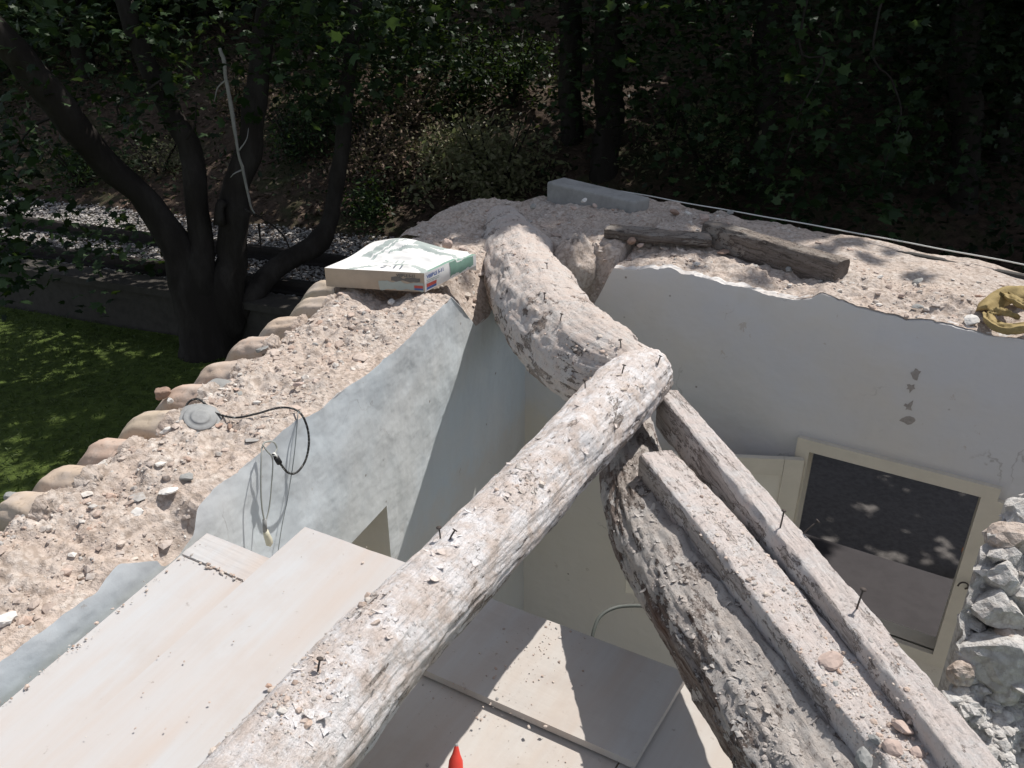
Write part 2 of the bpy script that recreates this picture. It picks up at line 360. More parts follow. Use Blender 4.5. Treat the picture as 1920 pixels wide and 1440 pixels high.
def wall_face(pt, smax, top, hole, step, name, mats, parent, depth, lump):
    ss = list(np.arange(0, smax, step)); ss = sorted(set([round(a, 4) for a in ss if abs(a - hole[0]) > step / 2 and abs(a - hole[1]) > step / 2] + [hole[0], hole[1]]))
    zs = sorted(set(list(np.linspace(FLOOR, hole[2], 9)) + list(np.linspace(hole[2], hole[3], 12)) + [-.62 if hole[3] < -.65 else hole[3] + .05])); nf = 16
    def fn(i, j):
        s = ss[i]; tz = top(s)
        z = zs[j] if j < len(zs) else zs[-1] + (tz - zs[-1]) * (j - len(zs) + 1) / nf
        inn = 0.0 if (j < len(zs) and zs[j] >= hole[2] - .05 and zs[j] <= hole[3] + .05 and hole[0] - .1 < s < hole[1] + .1) else lump * fbm((s * 2.3, z * 2.3, 1.7), 4)
        return pt(s, -inn, z)
    def skip(i, j):
        if j + 1 >= len(zs): return False
        return ss[i] >= hole[0] - 1e-4 and ss[i + 1] <= hole[1] + 1e-4 and zs[j] >= hole[2] - 1e-4 and zs[j + 1] <= hole[3] + 1e-4
    b = MB(); b.grid(fn, len(ss), len(zs) + nf, 0, True, skip); b.uv = []
    def rim(i, j):                                                       # the crumbling edge of the plaster skin
        s = ss[i]; tz = top(s); k = j / 3
        return pt(s, -lump * fbm((s * 2.3, tz * 2.3, 1.7), 4) + k * (.034 + .022 * fbm((s * 16, 5, 2), 4)), tz - .001 + (.006 * fbm((s * 30, j * 2.2, 9), 4) + .004 * j) * (j > 0))
    b.uv = []; n0 = len(b.f); b.add([rim(i, j) for i in range(len(ss)) for j in range(4)], [(i * 4 + j, (i + 1) * 4 + j, (i + 1) * 4 + j + 1, i * 4 + j + 1) for i in range(len(ss) - 1) for j in range(3)], 1, False)
    h0, h1, z0, z1 = hole                                                # reveals of the opening
    for a in ([(h0, z0), (h0, z1)], [(h0, z1), (h1, z1)], [(h1, z1), (h1, z0)], [(h1, z0), (h0, z0)]):
        (s0, a0), (s1, a1) = a
        b.add([pt(s0, 0, a0), pt(s1, 0, a1), pt(s1, depth, a1), pt(s0, depth, a0)], [(0, 1, 2, 3)], 2)
    return b.build(name, mats, parent)

# left wall
wl = empty('plaster_wall', lpt(2.6, 0, FLOOR), 'blue-white plastered wall with a broken top, lit by the sun on the left of the room', 'wall')
nich = [lpx(725, 948), lpx(655, 1013)]
NS0 = round(nich[0][0], 3); NZ1 = round(nich[0][1], 3)
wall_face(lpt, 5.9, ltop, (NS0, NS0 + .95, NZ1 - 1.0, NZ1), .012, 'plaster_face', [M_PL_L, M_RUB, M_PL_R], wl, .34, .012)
b = MB(); b.add([lpt(NS0, .34, NZ1), lpt(NS0 + .95, .34, NZ1), lpt(NS0 + .95, .34, NZ1 - 1), lpt(NS0, .34, NZ1 - 1)], [(0, 1, 2, 3)])
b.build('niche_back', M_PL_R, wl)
EAVE_L = sorted([lcoord(PZ(x, y, .02)) for x, y in [(620, 505), (570, 560), (455, 645), (330, 735), (190, 835), (20, 925)]])
ELx, ELo = np.array(EAVE_L).T
def left_top(s, t, seed=0):                                             # t 0 at the plaster, 1 at the eave
    w_ = float(np.interp(s, ELx, ELo)) if s < ELx[-1] else float(ELo[-1])
    w_ -= .085 + .03 * fbm((s * 5, 1, 7), 3)
    tz = ltop(s); sm = float(np.interp(s, LTx, LTz))
    rise = (.035 + .03 * fbm((s * 1.5, t * 2, 4), 3)) * math.sin(min(1, t * 1.15) * math.pi) 
    k = min(1, t / .22)
    base = sm * (1 - k) + (-.02) * k if sm < -.03 else sm * (1 - min(1, t * .9)) + (-.03) * min(1, t * .9)
    z = base + rise + .06 * math.exp(-((t - .8) / .17) ** 2) - .09 * max(0, t - .9) / .1
    n_ = .026 * fbm((s * 4.2, t * 3, 2), 5) + .016 * fbm((s * 17, t * 11, 6), 5) + .012 * min(0, abs(fbm((s * 9, t * 6, 2), 4)) - .2) * 4
    z += n_ * min(1, t * 6) - (.05 * math.exp(-((s - 1.0) / .28) ** 2 - ((t - .55) / .35) ** 2))
    return lpt(s, .006 + t * (w_ - .006), z - .004)
b = MB(); NS, NTT = 520, 110
def fnL(i, j):
    s = -.05 + 5.6 * i / (NS - 1)
    if j < NTT - 8: return left_top(s, j / (NTT - 9))
    p = left_top(s, 1.0); k = (j - NTT + 9) / 8
    return lpt(s, lcoord(p)[1] + .03 * math.sin(k * 3), p[2] - .55 * k)
b.grid(fnL, NS, NTT, 0, True); b.build('rubble_bed', M_RUB, wl)
b = MB(); b.add([lpt(-.8, .62, -.3), lpt(5.6, .62, -.3), lpt(5.6, .62, FLOOR), lpt(-.8, .62, FLOOR)], [(0, 1, 2, 3)]); b.build('outer_face', M_CONC, wl)

# right wall
wr = empty('plaster_wall', rpt(2, 0, FLOOR), 'grey-white plastered wall in shade on the right, with the window in it', 'wall')
w0, w1 = rpx(1519, 848), rpx(1835, 918)
WR0, WR1, WZ1, WZ0 = round(w0[0], 3), round(w1[0] + .02, 3), -.885, -1.99
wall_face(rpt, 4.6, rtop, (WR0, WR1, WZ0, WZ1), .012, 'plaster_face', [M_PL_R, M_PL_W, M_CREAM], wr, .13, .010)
EAVE_R = sorted([rcoord(PZ(x, y, .08)) for x, y in [(1060, 345), (1180, 360), (1300, 385), (1600, 437), (1920, 497)]])
ERx, ERq = np.array(EAVE_R).T; print('EAVE_R', EAVE_R, 'EAVE_L', EAVE_L)
MO = np.array([(-1.34, .10), (-1.2, .45), (-1.02, .85), (-.82, 1.15), (-.55, 1.28), (-.15, 1.44), (ERx[0], ERq[0])] + list(zip(ERx[1:], ERq[1:])) + [(ERx[-1] + 2, ERq[-1] - .7)])
def right_top(r, t):
    w_ = float(np.interp(r, MO[:, 0], MO[:, 1]))
    sm = rtop(r) if r > 0 else (-.45 if r > -.3 else -.03)
    base = sm * (1 - t) + .06 * t if sm > -.08 else sm * (1 - min(1, t * 9)) + .05 * min(1, t * 9)
    g = lambda a, b_, c, d, h: h * math.exp(-((r - a) / c) ** 2 - ((t - b_) / d) ** 2)
    z = base + g(-.75, .6, .3, .35, .03) + g(-.1, .75, .3, .25, .04) + g(.55, .5, .35, .3, .05) + g(.62, .30, .24, .16, .04) - g(-.12, .1, .25, .2, .05)
    z += g(.8, .45, .25, .2, .04) + g(2.2, .2, .6, .25, .03)
    smooth = 1 / (1 + math.exp(-(r - 1.35 + (1 - t) * 1.6) * 5)) * (1 if t > .45 else max(0, (t - .25) / .2))  # the flat screed near the eave
    n_ = .04 * fbm((r * 3.4, t * 5, 12), 5) + .016 * fbm((r * 19, t * 24, 3), 3)
    z += n_ * min(1, t * 10) * (1 - .8 * smooth) + (.03 * fbm((r * 2, t * 2, 1), 2)) * smooth
    z -= .42 * max(0, (-.98 - r) / .35) ** 1.6 + (.22 * max(0, (t - .7) / .3) ** 2 if r < .1 else 0)
    return rpt(r, .006 + t * max(.02, w_ - .006), z - .004)
b = MB(); NR, NQ = 420, 130
def fnR(i, j):
    r = -1.33 + 5.9 * i / (NR - 1)
    if j < NQ - 8: return right_top(r, j / (NQ - 9))
    p = right_top(r, 1.0); k = (j - NQ + 9) / 8; q_ = rcoord(p)[1]
    return rpt(r, q_ + .02 * math.sin(3 * k), p[2] - .85 * k)  # unseen eave drop, deepened to keep the sun off the window sill
b.grid(fnR, NR, NQ, 0, True)
def plug(i, j):                                                        # earth spilling down where the trunk enters the corner
    u = i / 60; v = j / 40; r = -.35 + 1.02 * u
    z = -.22 - .30 * v * math.sin(math.pi * min(1, .12 + u * .95)) ** .7 * (.4 + .6 * u)
    q_ = .12 - .20 * math.sin(v * 2.4) * (1 - u) ** .4 + .03 * fbm((r * 9, z * 9, 3), 4)
    return rpt(r, q_ if u < .98 else .06, z + .05 * v * fbm((r * 9, v * 3, 8), 4))
def pack(i, j):                                                        # mortar packed against the side of the trunk, added to stop a sun leak
    a, e = 2 * math.pi * i / 40, math.pi * j / 24; k = 1 + .16 * fbm((math.cos(a) * 2 + 3, math.sin(a) * 2, e * 2), 4)
    return rpt(.31 + .15 * k * math.cos(a) * math.sin(e), .10 + .22 * k * math.sin(a) * math.sin(e), -.16 + .27 * k * math.cos(e))
b.uv = []; m = MB(); m.grid(pack, 41, 25, 0, True); b.add(m.v, m.f, 0, True)
b.uv = []; m = MB(); m.grid(plug, 61, 41, 0, True); b.add(m.v, m.f, 0, True)
b.build('rubble_bed', M_RUB, wr)
b = MB(); b.add([rpt(-1.2, .15, -.4), rpt(4.6, .15, -.4), rpt(4.6, .15, WZ1 + .004), rpt(-1.2, .15, WZ1 + .004)], [(0, 1, 2, 3)])
b.add([rpt(-1.2, .15, WZ1 + .004), rpt(WR0, .15, WZ1 + .004), rpt(WR0, .15, FLOOR), rpt(-1.2, .15, FLOOR)], [(0, 1, 2, 3)])
b.add([rpt(WR1, .15, WZ1 + .004), rpt(4.6, .15, WZ1 + .004), rpt(4.6, .15, FLOOR), rpt(WR1, .15, FLOOR)], [(0, 1, 2, 3)]); b.build('outer_face', M_CONC, wr)
# stains on the shaded wall
b = MB()
for x, y, h_, w_ in [(1718, 701, 26, 16), (1708, 727, 20, 18), (1703, 762, 26, 18), (1704, 788, 18, 30)]:
    r, z = rpx(x, y); k = 2.9e-3; pts = []
    for a in range(12):
        q = 2 * math.pi * a / 12; rr = .75 + .9 * noise.noise(Vector((x * .37, a * .71, y * .3))); r2, z2 = r + math.cos(q) * w_ * k * .5 * rr, z + math.sin(q) * h_ * k * .5 * rr
        pts.append(rpt(r2, -.010 * fbm((r2 * 2.3, z2 * 2.3, 1.7), 4) - .0018, z2))
    b.add(pts + [rpt(r, -.010 * fbm((r * 2.3, z * 2.3, 1.7), 4) - .0024, z)], [(k_, (k_ + 1) % 12, 12) for k_ in range(12)])
b.build('rust_stain', flat('rust_stain', (.42, .38, .355), .9, .5, 40), wr)
# window: frame, opened leaf
fr = MB(); T = .075
for (ra, rb, za, zb) in [(WR0 - T, WR1 + T, WZ1, WZ1 + T), (WR0 - T, WR1 + T, WZ0 - T, WZ0), (WR0 - T, WR0, WZ0, WZ1), (WR1, WR1 + T * 1.4, WZ0, WZ1)]:
    c = rpt((ra + rb) / 2, -.012, (za + zb) / 2); fr.box(c, (rb - ra, .05, zb - za), math.atan2(RD[1], RD[0]))
win = fr.build('window_frame', M_CREAM, wr)
H = np.array(rpt(WR0 - .02, -.05, 0)[:2]); E_ = PZ(1172, 1108, -1.98)[:2]; ld = (E_ - H); lw = np.linalg.norm(ld); ld /= lw; la = math.atan2(ld[1], ld[0])
def leafbox(m, u0, u1, z0, z1, th, off=0):
    c = H + ld * (u0 + u1) / 2 + np.array([ld[1], -ld[0]]) * -off; m.box((c[0], c[1], (z0 + z1) / 2), (u1 - u0, th, z1 - z0), la)
LZ0, LZ1 = -1.98, -.93
lf = MB()
leafbox(lf, 0, .11, LZ0, LZ1, .038); leafbox(lf, lw - .11, lw, LZ0, LZ1, .038)
leafbox(lf, .112, lw - .112, LZ1 - .11, LZ1, .036); leafbox(lf, .112, lw - .112, LZ0, LZ0 + .11, .036)
shut = lf.build('window_leaf', M_CREAM, wr)
pn = MB(); leafbox(pn, .11, lw - .11, LZ0 + .11, LZ1 - .11, .014); pn.build('leaf_panel', M_CREAM2, shut)
hk = MB(); p = PP(1808, 1088, C3, RN) ; rr, zz = rcoord(p)[0], p[2]
hk.tube([rpt(rr + .025 * math.cos(a), -.05 - .02 * math.sin(a * .5), zz + .03 * math.sin(a)) for a in np.linspace(-1, 3.2, 12)], .005, 6); hk.build('catch_hook', M_RUST, win)

# third wall: the torn stone wall at the right edge
ws = empty('broken_stone_wall', PZ(1900, 1300, -1.6), 'torn end of a rough stone and mortar wall at the right edge of the picture', 'wall')
def bw(i, j):
    u = i / 180; v = j / 70                                              # u across into the frame's right, v down
    px = [(1925, 925), (1868, 985), (1832, 1060), (1808, 1130), (1800, 1200), (1790, 1260), (1758, 1330), (1700, 1400), (1640, 1500)]
    t = v * (len(px) - 1); k = min(int(t), len(px) - 2); f = t - k
    x = px[k][0] * (1 - f) + px[k + 1][0] * f; y = px[k][1] * (1 - f) + px[k + 1][1] * f
    z = .10 - v * .62
    e = PZ(x, y, z)
    d = np.array([.95, .06, .16 - .10 * v]) * (u * 2.0)
    q = e + d
    nrm = np.array([-.12, -.30, .93])
    return tuple(q + nrm * (.10 * fbm((q[0] * 4, q[1] * 4, q[2] * 4), 4) + .03 * fbm((q[0] * 18, q[1] * 18, q[2] * 18), 3) ) * min(1, u * 19) + np.array([.02 * fbm((v * 26, 2, u), 3), .02 * fbm((v * 23, 5, u), 3), 0]))
b = MB(); b.grid(bw, 181, 71); 
e0 = [bw(0, j) for j in range(71)]                                       # plaster side of it, going down and back
b.uv = []; b.add(e0 + [(q[0] + .05, q[1] + .02, q[2] - 1.6) for q in e0], [(j, j + 1, 72 + j, 71 + j) for j in range(70)], 0)
e1_ = [bw(i, 0) for i in range(181)]; b.add(e1_ + [(q[0] + .05, q[1] + .05, -2.4) for q in e1_], [(j, j + 1, 182 + j, 181 + j) for j in range(180)], 0)
b.build('mortar_core', M_RUBG, ws)
M_CHW_ = m_rubble('pale_mortar', (.64, .61, .575), (.60, .57, .54), (.38, .34, .31), (.72, .70, .67))
rg = np.random.default_rng(21)
for k, (px, py, sz) in enumerate([(1862, 1170, .085), (1850, 1265, .10), (1895, 1040, .07), (1865, 1100, .06), (1905, 1300, .075), (1850, 1330, .05), (1900, 1390, .06), (1885, 1225, .05), (1820, 1395, .045), (1900, 980, .05), (1905, 1150, .06), (1850, 1030, .04), (1790, 1290, .04), (1785, 1340, .035)]):
    v = min(1, (py - 925) / 575); z = .10 - .62 * v; xl = np.interp(py, [925, 985, 1060, 1130, 1200, 1260, 1330, 1400, 1500], [1925, 1868, 1832, 1808, 1800, 1790, 1758, 1700, 1640]); u = max(.02, (px - xl) / 1500 * 2.6 / .9)
    q = np.array(bw(0, int(v * 70))) + np.array([.95, .06, .16 - .10 * v]) * u
    me = rock(sz, .8, (M_RUBG, M_RUBG, M_RUB, M_CHW_, M_RUBG)[k % 5], px + py); o = link('wall_stone', me, ws); o.matrix_parent_inverse = Matrix(); o.location = Vector(q) - Vector(ws.location)

# room floor
b = MB(); b.add([lpt(-.3, .3, FLOOR), lpt(6, .3, FLOOR), tuple(np.array(lpt(6, 0, FLOOR)) + np.array([6, -1, 0])), rpt(4.6, .3, FLOOR)], [(0, 1, 2, 3)])
tag(b.build('room_floor', M_CONC), kind='structure')

# ------------------------------------------------------------------ trunks and beams of the stripped roof
def log_mesh(path, n, seed, rough=.05, knots=()):
    pts = catmull([PZ(x, y, z) for x, y, z, r in path], n); rad = np.array(catmull([(r, 0, 0) for x, y, z, r in path], n))[:, 0]
    NA = 110; vs = []; uvs = []; L = 0; up = Vector((0, 0, -1)); prev = None
    for i, p in enumerate(pts):
        t = Vector(pts[min(i + 1, n - 1)] - pts[max(i - 1, 0)]).normalized(); u_ = (up - t * up.dot(t)).normalized(); s_ = t.cross(u_)
        if prev is not None: L += np.linalg.norm(p - prev)
        prev = p
        for k in range(NA):
            a = 2 * math.pi * k / NA; ca, sa = math.cos(a), math.sin(a); r = rad[i]
            d = .09 * fbm((ca * .9, sa * .9, L * 1.6 + seed), 3) + rough * fbm((ca * 3 + seed, sa * 3, L * 3.2), 5)
            rg_ = abs(fbm((ca * 4.5, sa * 4.5 + seed, L * 1.3), 4)); d -= rough * .6 * max(0, .10 - rg_) / .10
            d += rough * .45 * fbm((ca * 8, sa * 8 + seed, L * 6), 4)
            d += rough * .5 * fbm((ca * 13, sa * 13, L * 16 + seed), 3)
            for (kl, ka, kr, kh) in knots:
                dd = ((L - kl) / kr) ** 2 + (((a - ka + math.pi) % (2 * math.pi) - math.pi) * r / kr) ** 2
                d += kh / r * math.exp(-dd * 2)
            q = Vector(p) + (u_ * ca + s_ * sa) * (r * (1 + d)); vs.append(tuple(q)); 
    Ls = np.concatenate([[0], np.cumsum([np.linalg.norm(pts[i + 1] - pts[i]) for i in range(n - 1)])])
    b = MB(); fs = []; fu = []
    for i in range(n - 1):
        for k in range(NA):
            k2 = (k + 1) % NA; fs.append((i * NA + k, i * NA + k2, (i + 1) * NA + k2, (i + 1) * NA + k))
            fu.append([(k / NA * .8, Ls[i]), ((k + 1) / NA * .8, Ls[i]), ((k + 1) / NA * .8, Ls[i + 1]), (k / NA * .8, Ls[i + 1])])
    b.v = vs; b.f = fs; b.uv = fu; b.m = [0] * len(fs); b.sm = [True] * len(fs)
    for (i0, sgn) in ((0, -1), (n - 1, 1)):                             # worn ends
        c = np.mean(vs[i0 * NA:(i0 + 1) * NA], axis=0); t = (pts[1] - pts[0]) if i0 == 0 else (pts[-1] - pts[-2]); t = t / np.linalg.norm(t) * sgn
        base = [i0 * NA + k for k in range(NA)]
        for q in range(1, 5):
            f = q / 4; st = len(b.v)
            for k in range(NA):
                v = np.array(vs[i0 * NA + k]); e = v * math.cos(f * 1.35) + c * (1 - math.cos(f * 1.35)) + t * rad[i0] * .38 * math.sin(f * 1.5) * (1 + .4 * fbm((k * .4, q, seed), 2))
                b.v.append(tuple(e))
            nb = [st + k for k in range(NA)]
            for k in range(NA):
                k2 = (k + 1) % NA; b.f.append([base[k], base[k2], nb[k2], nb[k]] if sgn > 0 else [base[k2], base[k], nb[k], nb[k2]]); b.uv.append([(k / NA, q * .05)] * 4); b.m.append(0); b.sm.append(True)
            base = nb
        ci = len(b.v); b.v.append(tuple(c + t * rad[i0] * .4))
        for k in range(NA):
            b.f.append([base[k], base[(k + 1) % NA], ci]); b.uv.append([(k / NA, .2)] * 3); b.m.append(0); b.sm.append(True)
    return b, pts, rad
def nail(parent, p, lean=(0, 0), h=.05, head=True, mat=None):
    m = MB(); p = Vector(p); q = p + Vector((lean[0], lean[1], 1)).normalized() * h; mid = (p + q) / 2 + Vector((lean[1], -lean[0], 0)) * h * .12
    m.tube([p - Vector((0, 0, .02)), mid, q], .0024, 6)
    if head: m.tube([q, q + (q - mid).normalized() * .003], .0075, 8)
    m.build('nail', mat or M_RUST, parent)
from mathutils.bvhtree import BVHTree
def bvh(objs):
    V = []; F = []
    for o in objs:
        b = len(V); mw = o.matrix_basis if not o.parent else Matrix()
        V += [v.co[:] for v in o.data.vertices]; F += [[b + i for i in p.vertices] for p in o.data.polygons]
    return BVHTree.FromPolygons(V, F)
def hit(tree, x, y):
    d = Vector(ray(x, y)).normalized(); h = tree.ray_cast(Vector(CAM), d); return h[0], h[1]
def flakes(parent, tree, spots, n, rng, size, name='bark_flakes', mat=None):
    """curled bark scraps, twig bits and mortar crumbs lying on the upper side"""
    pos = []; 
    for _ in range(n):
        (x, y, sx, sy) = spots[rng.integers(len(spots))]; p, nn = hit(tree, x + rng.normal(0, sx), y + rng.normal(0, sy))
        if p is not None and nn.z > -.2: pos.append(np.array(p) + np.array(nn) * .001)
    if not pos: return
    pos = np.array(pos); sz = size * rng.pareto(2.4, len(pos)).clip(0, 4) * .5 + size * .35
    me = stones_mesh(name, pos, sz, mat or M_STONE, rng, 1, .55); o = link(name, me, parent); o.matrix_parent_inverse = Matrix(); 
    for v in me.vertices: pass
    o.location = -Vector(parent.location); o['kind'] = 'stuff'
def scraps(parent, tree, spots, n, rng, mat, name='peeling_bark', size=.03):
    b = MB()
    for _ in range(n):
        (x, y, sx, sy) = spots[rng.integers(len(spots))]; p, nn = hit(tree, x + rng.normal(0, sx), y + rng.normal(0, sy))
        if p is None: continue
        nn = Vector(nn); t = nn.orthogonal().normalized(); a = rng.uniform(0, 6.3); t = (Matrix.Rotation(a, 3, nn) @ t); s_ = nn.cross(t)
        l = size * rng.uniform(.5, 1.8); w_ = l * rng.uniform(.12, .6); h_ = l * rng.uniform(.1, .55)
        vs = []; 
        for i in range(4):
            f = i / 3
            for j in (-1, 1):
                q = Vector(p) + t * (f * l) + s_ * (j * w_ * (1 - .6 * f) * rng.uniform(.6, 1.2)) + nn * (.0015 + h_ * f * f)
                vs.append(q)
        vs += [v - nn * .002 for v in vs]
        fs = [(0, 1, 3, 2), (2, 3, 5, 4), (4, 5, 7, 6), (9, 8, 10, 11), (11, 10, 12, 13), (13, 12, 14, 15), (0, 2, 10, 8), (2, 4, 12, 10), (4, 6, 14, 12), (3, 1, 9, 11), (5, 3, 11, 13), (7, 5, 13, 15), (6, 7, 15, 14)]
        b.add(vs, fs, 0, False)
    o = b.build(name, mat, parent); o['kind'] = 'stuff'

rg = np.random.default_rng(3)
t1 = empty('hip_trunk', PZ(1018, 590, .0), 'thick twisted grey trunk running from the wall corner by the paper sack to the crossing', 'log')
b, _, _ = log_mesh([(940, 428, -.10, .185), (952, 450, -.10, .205), (982, 520, -.08, .235), (1018, 592, -.04, .24), (1070, 648, .03, .21), (1132, 690, .09, .19), (1188, 706, .10, .135)], 190, 4.2, .05, [(.9, 2.2, .12, .03), (1.5, 3.6, .1, .03)])
o = b.build('trunk', M_LOG1, t1); B1 = bvh([o])
t2 = empty('limed_trunk', PZ(830, 1100, .0), 'long whitewashed trunk crossing from the centre to the lower left corner', 'log')
b, _, _ = log_mesh([(1212, 700, .10, .118), (1182, 727, .10, .136), (1085, 828, .10, .122), (960, 962, .10, .114), (830, 1100, .10, .112), (700, 1236, .10, .114), (540, 1420, .10, .118), (380, 1610, .10, .12), (250, 1790, .10, .12)], 330, 11.3, .05, [(1.55, 3.3, .05, .012), (.75, 2.6, .10, .02)])
o = b.build('trunk', M_LOG2, t2); B2 = bvh([o])
t3 = empty('barked_trunk', PZ(1300, 1130, -.1), 'rough barked trunk running under the limed trunk to the lower right', 'log')
b, _, _ = log_mesh([(1165, 770, -.22, .118), (1178, 850, -.22, .128), (1212, 985, -.19, .132), (1298, 1130, -.16, .134), (1418, 1310, -.11, .135), (1510, 1450, -.08, .135), (1640, 1660, -.05, .137)], 230, 23.9, .085, [(1.2, 3.0, .08, .02)])
o = b.build('trunk', M_LOG3, t3); B3 = bvh([o])
for parent, tree, lst in ((t1, B1, [(1026, 505, -.1, .1), (1020, 562, .1, 0), (1050, 602, .2, 0), (1165, 652, -.2, .1)]), (t2, B2, [(1098, 728, -.15, 0), (1232, 682, .4, .2), (826, 1010, -.1, .1), (838, 1012, .9, .4), (1128, 850, .0, .2), (1165, 700, .3, .1), (593, 1262, .3, .3)])):
    for x, y, lx, ly in lst:
        p, nn = hit(tree, x, y)
        if p is not None: nail(parent, p, (lx, ly), .032)
flakes(t1, B1, [(1000, 540, 45, 60), (1090, 680, 55, 30), (960, 480, 30, 25)], 500, rg, .0055)
flakes(t2, B2, [(990, 890, 40, 35), (680, 1120, 25, 30), (590, 1240, 30, 30), (520, 1330, 40, 30), (1150, 720, 40, 30)], 560, rg, .0048)

def beam_mesh(path, w_, h_, n, seed, wob=.006, chip=.012):
    """path gives the centre of the top face (px, py, z)"""
    pts = catmull([PZ(*p) for p in path], n); prof = []
    for sd_, m in (((-.5, 0), (.5, 0)), 14), (((.5, 0), (.5, -1)), 10), (((.5, -1), (-.5, -1)), 6), (((-.5, -1), (-.5, 0)), 10):
        (a, c), (e, f) = sd_
        prof += [(a + (e - a) * i / m, c + (f - c) * i / m) for i in range(m)]
    K = len(prof); b = MB(); vs = []; fs = []; fu = []; L = 0
    for i, p in enumerate(pts):
        t = pts[min(i + 1, n - 1)] - pts[max(i - 1, 0)]; t /= np.linalg.norm(t); s_ = np.cross(t, [0, 0, 1]); s_ /= np.linalg.norm(s_); u_ = np.cross(s_, t)
        if i: L += np.linalg.norm(pts[i] - pts[i - 1])
        for (a, c) in prof:
            cx, cy = a * w_, c * h_
            edge = max(0, 1 - min(math.hypot(abs(a) - .5, c), math.hypot(abs(a) - .5, c + 1)) * 9) 
            ch = chip * edge * (.55 + 1.5 * max(0, fbm((L * 7, a * 3 + seed, c * 2), 4))) 
            cx -= math.copysign(ch, a); cy += -ch * (1 if c > -.5 else -1)
            q = p + s_ * (cx + wob * fbm((L * 3, c * 3 + seed, a), 3)) + u_ * (cy + wob * fbm((L * 5, a * 5, seed + c), 4))
            vs.append(tuple(q + u_ * .004 * fbm((L * 22, a * 9, seed), 3)))
    for i in range(n - 1):
        for k in range(K):
            k2 = (k + 1) % K; fs.append((i * K + k, i * K + k2, (i + 1) * K + k2, (i + 1) * K + k))
            l0, l1 = i * L / n, (i + 1) * L / n; fu.append([(k / K * .45, l0), ((k + 1) / K * .45, l0), ((k + 1) / K * .45, l1), (k / K * .45, l1)])
    b.v = vs; b.f = [list(f) for f in fs]; b.uv = fu; b.m = [0] * len(fs); b.sm = [True] * len(fs)
    for i0, rev in ((0, True), (n - 1, False)):
        ids = [i0 * K + k for k in range(K)]; c = len(b.v); b.v.append(tuple(np.mean([vs[q] for q in ids], axis=0)))
        for k in range(K):
            a, e = ids[k], ids[(k + 1) % K]; b.f.append([e, a, c] if rev else [a, e, c]); b.uv.append([(.1, .1), (.12, .1), (.11, .15)]); b.m.append(0); b.sm.append(False)
    return b
b4 = empty('roof_beam', PZ(1500, 1170, 0), 'pale squared roof beam heaped with rubble, lying against the barked trunk', 'beam', 'squared beams on the right')
o = beam_mesh([(1232, 846, .03), (1366, 1000, .06), (1530, 1200, .10), (1694, 1398, .135), (1804, 1530, .16)], .135, .17, 200, 3.3, .003, .006).build('timber', M_BEAM, b4); B4 = bvh([o])
b5 = empty('roof_beam', PZ(1640, 1190, .1), 'narrower roof beam furthest right, with big nails sticking up from it', 'beam', 'squared beams on the right')
o = beam_mesh([(1253, 732, .07), (1482, 1000, .12), (1650, 1200, .16), (1812, 1398, .195), (1920, 1528, .22)], .088, .16, 200, 8.1, .003, .006).build('timber', M_BEAM, b5); B5 = bvh([o])
for x, y, lx, ly, h_ in ((1462, 990, .1, .1, .055), (1500, 998, .9, -.2, .06), (1605, 1142, .1, .0, .06)):
    p, nn = hit(B5, x, y)
    if p is not None: nail(b5, p, (lx, ly), h_)
rg = np.random.default_rng(6)
scraps(t1, B1, [(1000, 560, 45, 60), (1100, 690, 50, 30), (930, 590, 15, 60)], 60, rg, M_LOG3, size=.014)
scraps(t2, B2, [(1120, 760, 60, 50), (930, 940, 60, 60), (830, 1080, 50, 60), (680, 1220, 60, 60), (600, 1300, 60, 70)], 90, rg, M_LOG2, size=.016)
scraps(t2, B2, [(990, 890, 35, 30), (680, 1130, 25, 25)], 50, rg, M_LOG3, 'twig_scraps', .012)
scraps(t3, B3, [(1200, 960, 20, 60), (1280, 1100, 40, 60), (1380, 1250, 40, 60), (1450, 1380, 50, 50)], 80, rg, M_LOG3, 'peeling_bark', .014)
rg = np.random.default_rng(5)
flakes(t3, B3, [(1200, 960, 20, 60), (1290, 1110, 35, 60), (1390, 1270, 45, 60), (1450, 1400, 50, 50)], 420, rg, .005, 'bark_flakes', M_LOG3)
flakes(b4, B4, [(1330, 930, 25, 60), (1420, 1040, 28, 60), (1500, 1120, 30, 50), (1590, 1250, 40, 40), (1660, 1340, 45, 60), (1700, 1420, 40, 40)], 1700, rg, .0036, 'rubble_crumbs')
flakes(b5, B5, [(1300, 790, 20, 40), (1650, 1230, 25, 50), (1700, 1300, 20, 40)], 160, rg, .0032, 'rubble_crumbs')

